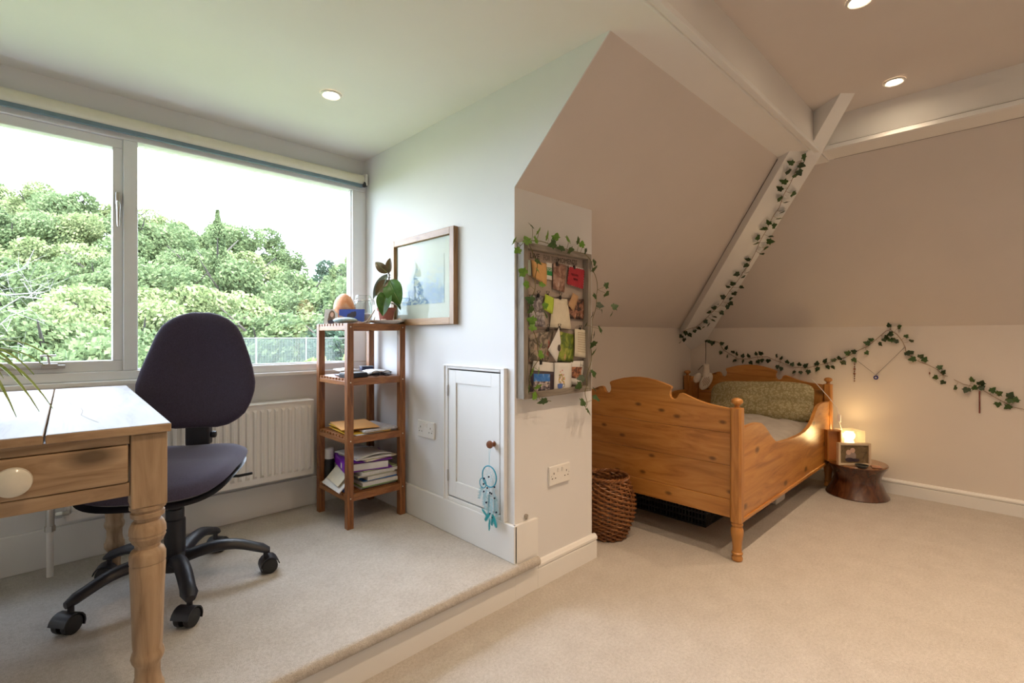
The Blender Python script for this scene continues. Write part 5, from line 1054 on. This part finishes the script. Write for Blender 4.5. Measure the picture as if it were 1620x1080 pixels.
# ------------------------------------------------------------------ garden outside
SKY = [(-3.0, .30), (-1.25, .355), (-1.05, .345), (-.9, .325), (-.82, .300), (-.77, .305), (-.70, .275), (-.66, .255), (-.60, .270), (-.53, .215), (-.46, .185), (-.42, .170), (-.38, .155), (-.33, .185), (-.2, .22), (.2, .25), (.8, .28)]
def sky(t):
    for (a, p), (b, q_) in zip(SKY, SKY[1:]):
        if a <= t <= b: return p + (q_ - p) * (t - a) / (b - a)
    return SKY[0][1] if t < SKY[0][0] else SKY[-1][1]
def w2(t, d): return (.6967 * d + .7174 * t * d, .7174 * d - .6967 * t * d)
FR = {9: -.05, 16: .22, 24: .42, 34: .62, 46: .80, 60: .94}
def topz(t, d): 
    ks = sorted(FR)
    for a, b in zip(ks, ks[1:]):
        if a <= d <= b: f = FR[a] + (FR[b] - FR[a]) * (d - a) / (b - a); break
    else: f = FR[ks[0]] if d < ks[0] else FR[ks[-1]]
    return 1.1 + f * sky(t) * d
def groundz(x, y):
    d = x * .6967 + y * .7174; r_ = x * .7174 - y * .6967; d = max(d, 4); t = max(-3, min(.8, r_ / d))
    return -2.9 + max(0, topz(t, min(d, 62)) - 6.5 + 2.9) * max(0, min(1, (d - 14) / 22)) + (.0 if d < 62 else (d - 62) * .05)
MGRASS = blotch('garden_ground', [(.06, .09, .03), (.12, .15, .06), (.22, .23, .13)], 1.2, .9)
g = MB().grid(lambda u, v: (lambda x, y: (x, y, groundz(x, y)))(-70 + 150 * u, 3.5 + 80 * v), 80, 60); struct('ground', g, MGRASS, smooth=True)
def leafmat(name, a, b, tr=.35):
    m = bpy.data.materials.new(name); m.use_nodes = True; t = m.node_tree; bs = t.nodes['Principled BSDF']; v = coords(t)
    f = noisetex(t, v, .9, 3, .6); f2 = noisetex(t, v, 7, 2, .6); mx_ = t.nodes.new('ShaderNodeMath'); mx_.operation = 'ADD'; t.links.new(f, mx_.inputs[0]); t.links.new(f2, mx_.inputs[1]); hf = t.nodes.new('ShaderNodeMath'); hf.operation = 'MULTIPLY'; hf.inputs[1].default_value = .5; t.links.new(mx_.outputs[0], hf.inputs[0])
    c = ramp(t, hf.outputs[0], [(.36, a), (.64, b)]); t.links.new(c, bs.inputs['Base Color']); bs.inputs['Roughness'].default_value = .8; bs.inputs['Specular IOR Level'].default_value = .2
    tl = t.nodes.new('ShaderNodeBsdfTranslucent'); t.links.new(c, tl.inputs[0]); ms = t.nodes.new('ShaderNodeMixShader'); ms.inputs[0].default_value = tr; o = t.nodes['Material Output']
    t.links.new(bs.outputs[0], ms.inputs[1]); t.links.new(tl.outputs[0], ms.inputs[2]); t.links.new(ms.outputs[0], o.inputs[0]); return m
MLEAF = [leafmat('foliage_mid', (.040, .068, .026), (.145, .19, .085)), leafmat('foliage_yellow', (.066, .10, .030), (.225, .262, .125)), leafmat('foliage_blue', (.018, .040, .026), (.070, .105, .066)), leafmat('foliage_pink', (.15, .13, .10), (.27, .22, .19))]
MBARK = plain('bark', (.030, .026, .020), .9, var=.3, nscale=6); MBARE = plain('bleached_branch', (.125, .12, .115), .9, var=.1)
def foliage(seed, rx, rz, n, leaf, conifer=False):
    r = random.Random(seed); m = MB(); vs = []; fs = []
    lumps = [(Vector((r.gauss(0, .42) * rx, r.gauss(0, .42) * rx, r.uniform(-.5, .62) * rz)), r.uniform(.28, .5) * rx) for _ in range(16)]
    for i in range(n):
        if conifer:
            h = r.random() ** 1.7; a = r.uniform(0, 6.283); rr = (.10 + rx * (1 - h)) * (0.75 + .25 * math.sin(h * 25)) * r.uniform(.3, 1.25); p = Vector((rr * math.cos(a), rr * math.sin(a), (-1 + 2 * h) * rz))
        else:
            c, R_ = r.choice(lumps); dv = Vector((r.gauss(0, 1), r.gauss(0, 1), r.gauss(0, 1))).normalized(); p = c + Vector((dv.x, dv.y, dv.z * .8)) * R_ * r.uniform(.72, 1.08)
        s = leaf * r.uniform(.6, 1.3); q_ = Vector((r.gauss(0, 1), r.gauss(0, 1), r.gauss(0, 1))).normalized(); e = q_.orthogonal().normalized() * s; f_ = q_.cross(e) * .62
        k = len(vs); vs += [p - e, p - f_, p + e, p + f_]; fs.append((k, k + 1, k + 2, k + 3))
    m.v = [tuple(v) for v in vs]; m.f = fs
    me = bpy.data.meshes.new('foliage_%d' % seed); me.from_pydata(m.v, [], m.f); return me
CR = [foliage(s, 2.9, 3.1, 19000, .115) for s in (1, 2, 3, 4)]; CON = foliage(9, 2.0, 4.2, 11000, .11, True); BUSH = [foliage(s, 1.3, 1.0, 5200, .085) for s in (11, 12)]
VARI = {}
def fmesh(me, k):
    key = (me.name, k)
    if key not in VARI: c_ = me.copy(); c_.materials.clear(); c_.materials.append(MLEAF[k]); VARI[key] = c_
    return VARI[key]
tk = MB().tube([(0, 0, -4.2), (.1, 0, -2), (0, .1, 0), (.2, 0, 1.6)], [.24, .19, .13, .05], 8)
for a in range(5): tk.tube([(0, .05, -1.4 + .5 * a), (1.1 * math.cos(a * 2.3), 1.1 * math.sin(a * 2.3), -.3 + .5 * a), (1.8 * math.cos(a * 2.3), 1.8 * math.sin(a * 2.3), .4 + .5 * a)], [.09, .06, .02], 6)
TRK = None
def tree(t, d, k, s, label, group, crown=None, name='tree', dz=0.0):
    global TRK
    x, y = w2(t, d); z = topz(t, d) - 2.9 * s + dz; ro = thing(name, label, 'tree' if name != 'bush' else 'bush', (x, y, z), r9.uniform(0, 6.28), group); ro.scale = (s, s, s)
    me = fmesh(crown or r9.choice(CR), k); stuff_ = bpy.data.objects.new('foliage', me); COL.objects.link(stuff_); stuff_.parent = ro; stuff_['kind'] = 'stuff'
    if TRK is None: TRK = obj('trunk', tk, MBARK, ro, smooth=True)
    else: o = TRK.copy(); COL.objects.link(o); o.parent = ro
    return ro
r9 = random.Random(17)
LBL = {0: 'mid green leafy tree on the wooded hillside outside the window', 1: 'pale yellow-green leafy tree on the wooded hillside outside the window', 2: 'dark blue-green leafy tree on the wooded hillside outside the window', 3: 'pinkish pale tree on the ridge of the hillside outside the window'}
ORD = 'first second third fourth fifth sixth seventh eighth ninth tenth eleventh twelfth thirteenth fourteenth fifteenth'.split()
for d, n, s in ((60, 15, 1.5), (46, 13, 1.3), (34, 12, 1.15), (24, 11, 1.0), (16, 9, .85)):
    for i in range(n):
        t = -1.55 + 1.55 * (i + r9.uniform(.25, .75)) / n
        if t > -.60 and d == 16: continue
        if t > -.52 and d < 30 and t < -.40 and d == 24: pass
        k = r9.choices((0, 1, 2), ((3, 4, 1) if t < -.75 else (3, 1, 3) if t > -.5 else (3, 3, 1)))[0]
        if d == 60 and -.47 < t < -.40: k = 3
        row = {60: 'on the hillside ridge', 46: 'high on the hillside', 34: 'halfway up the hillside', 24: 'low on the hillside', 16: 'nearest the house'}[d]
        kn = ('mid green', 'yellow-green', 'blue-green', 'pinkish')[k]
        tree(t, d + r9.uniform(-2.5, 2.5), k, s * r9.uniform(.85, 1.1), kn + ' leafy tree ' + row + ', ' + ORD[i] + ' from the left of its row', 'trees on the hillside outside')
tree(-.605, 40, 0, 1.15, 'pointed grey-green conifer standing above the other trees on the hillside', None, CON, 'conifer', 1.2)
for i, (t, d, k, lb) in enumerate(((-.33, 9.5, 1, 'bright green bush outside behind the shelf unit'), (-1.02, 8.5, 1, 'pale bush low outside the left casement'), (-.90, 9.0, 0, 'leafy green bush outside the left casement near its handle'), (-.66, 10, 1, 'yellow-green bush outside directly behind the chair back'))):
    x, y = w2(t, d); ro = thing('bush', lb, 'bush', (x, y, (-.35, -.55, -.1, -.3)[i])); ro.scale = (.85, .85, 1.1)
    o = bpy.data.objects.new('foliage', fmesh(BUSH[i % 2], k)); COL.objects.link(o); o.parent = ro; o['kind'] = 'stuff'
    m = MB()
    for q_ in range(5): m.tube([(0, 0, -2.3), (.2 * math.cos(q_ * 1.26), .2 * math.sin(q_ * 1.26), -1), (.6 * math.cos(q_ * 1.26), .6 * math.sin(q_ * 1.26), .3)], [.03, .02, .008], 5)
    obj('stems', m, MBARK, ro)
# bleached fallen tree at the left
x, y = w2(-1.04, 7.5); dt = thing('bare_tree', 'bleached bare fallen tree with many branches outside the left casement', 'tree', (x, y, .55)); r3 = random.Random(8)
sdv = Vector((.7174, -.6967, 0)); fdv = Vector((.6967, .7174, 0))
def bpt(a, z, f=0): return sdv * a + fdv * f + Vector((0, 0, z))
br = [[(-.9, -3.4), (-.45, -.55), (-.10, .10), (.05, .45), (.28, .56)], [(-.9, -.9), (-.2, .45), (.25, .85), (.55, .95)], [(-.8, .1), (-.1, .9), (.3, 1.15), (.62, 1.12)], [(-.9, .9), (-.2, 1.45), (.25, 1.6)], [(-.6, .2), (.0, .18), (.45, -.15), (.7, -.3)], [(-.8, 1.3), (-.3, 1.2), (.3, 1.25)], [(-.45, -.55), (-.15, -.50), (.35, -.62)]]
for i, b in enumerate(br):
    pts = [bpt(a, z, .12 * i - .3) for a, z in b]; obj('branch', MB().tube(pts, [max(.006, .055 * (1 - .22 * j)) if i == 0 else max(.004, .016 * (1 - .28 * j)) for j in range(len(b))], 7), MBARE, dt, smooth=True)
    m = MB()
    for j in range(9):
        u = r3.random(); k = min(int(u * (len(pts) - 1)), len(pts) - 2); p = pts[k].lerp(pts[k + 1], r3.random()); m.tube([p, p + bpt(r3.uniform(-.1, .3), r3.uniform(-.15, .3), r3.uniform(-.2, .2)), p + bpt(r3.uniform(.1, .5), r3.uniform(-.3, .45), r3.uniform(-.3, .3))], [.004, .003, .001], 4)
    stuff(obj('twigs', m, MBARE, dt))
# tennis court fence
MGALV = plain('galvanised', (.10, .11, .11), .6)
fx = thing('court_fence', 'grey mesh tennis court fence with posts below the trees', 'fence', (*w2(-.45, 20), -2.6))
MNET, t_, b_ = nt('fence_net'); b_.inputs['Base Color'].default_value = (.045, .065, .058, 1); b_.inputs['Alpha'].default_value = .55; b_.inputs['Roughness'].default_value = .9
fd = Vector((.92, -.39, 0))
def fp(a, z): return fd * a + Vector((0, 0, z))
m = MB(); m.add([fp(-5, 0), fp(2.4, 0), fp(2.4, 3.6), fp(-5, 3.6)], [(0, 1, 2, 3)]); obj('netting', m, MNET, fx)
for a in (-5, -3.2, -1.35, .5, 2.4): obj('post', MB().tube([fp(a, -.3), fp(a, 3.65)], .035, 8), MGALV, fx, smooth=True)
for z in (.1, 1.9, 3.6): obj('rail', MB().tube([fp(-5, z), fp(2.4, z)], .022, 6), MGALV, fx)
m = MB()
for k in range(-60, 74): 
    a = -5 + (k + 60) * .1; 
    if a <= 2.4: m.tube([fp(a, 0), fp(a, 3.6)], .004, 3, False)
for k in range(36): m.tube([fp(-5, k * .1), fp(2.4, k * .1)], .004, 3, False)
stuff(obj('wire_mesh', m, MGALV, fx))
hp = thing('basketball_hoop', 'small white basketball hoop beyond the court fence', 'hoop', (*w2(-.425, 24), -2.6))
obj('pole', MB().tube([(0, 0, 0), (0, 0, 3.3)], .06, 8), MGALV, hp, smooth=True); obj('backboard', MB().box((0, -.1, 3.35), (1.1, .04, .75)), plain('backboard', (.13, .12, .12), .6), hp); obj('ring', MB().tube([(.23 * math.cos(k * .4), -.36 + .23 * math.sin(k * .4), 3.1) for k in range(17)], .015, 5, False), plain('hoop_red', (.5, .12, .08), .5), hp)
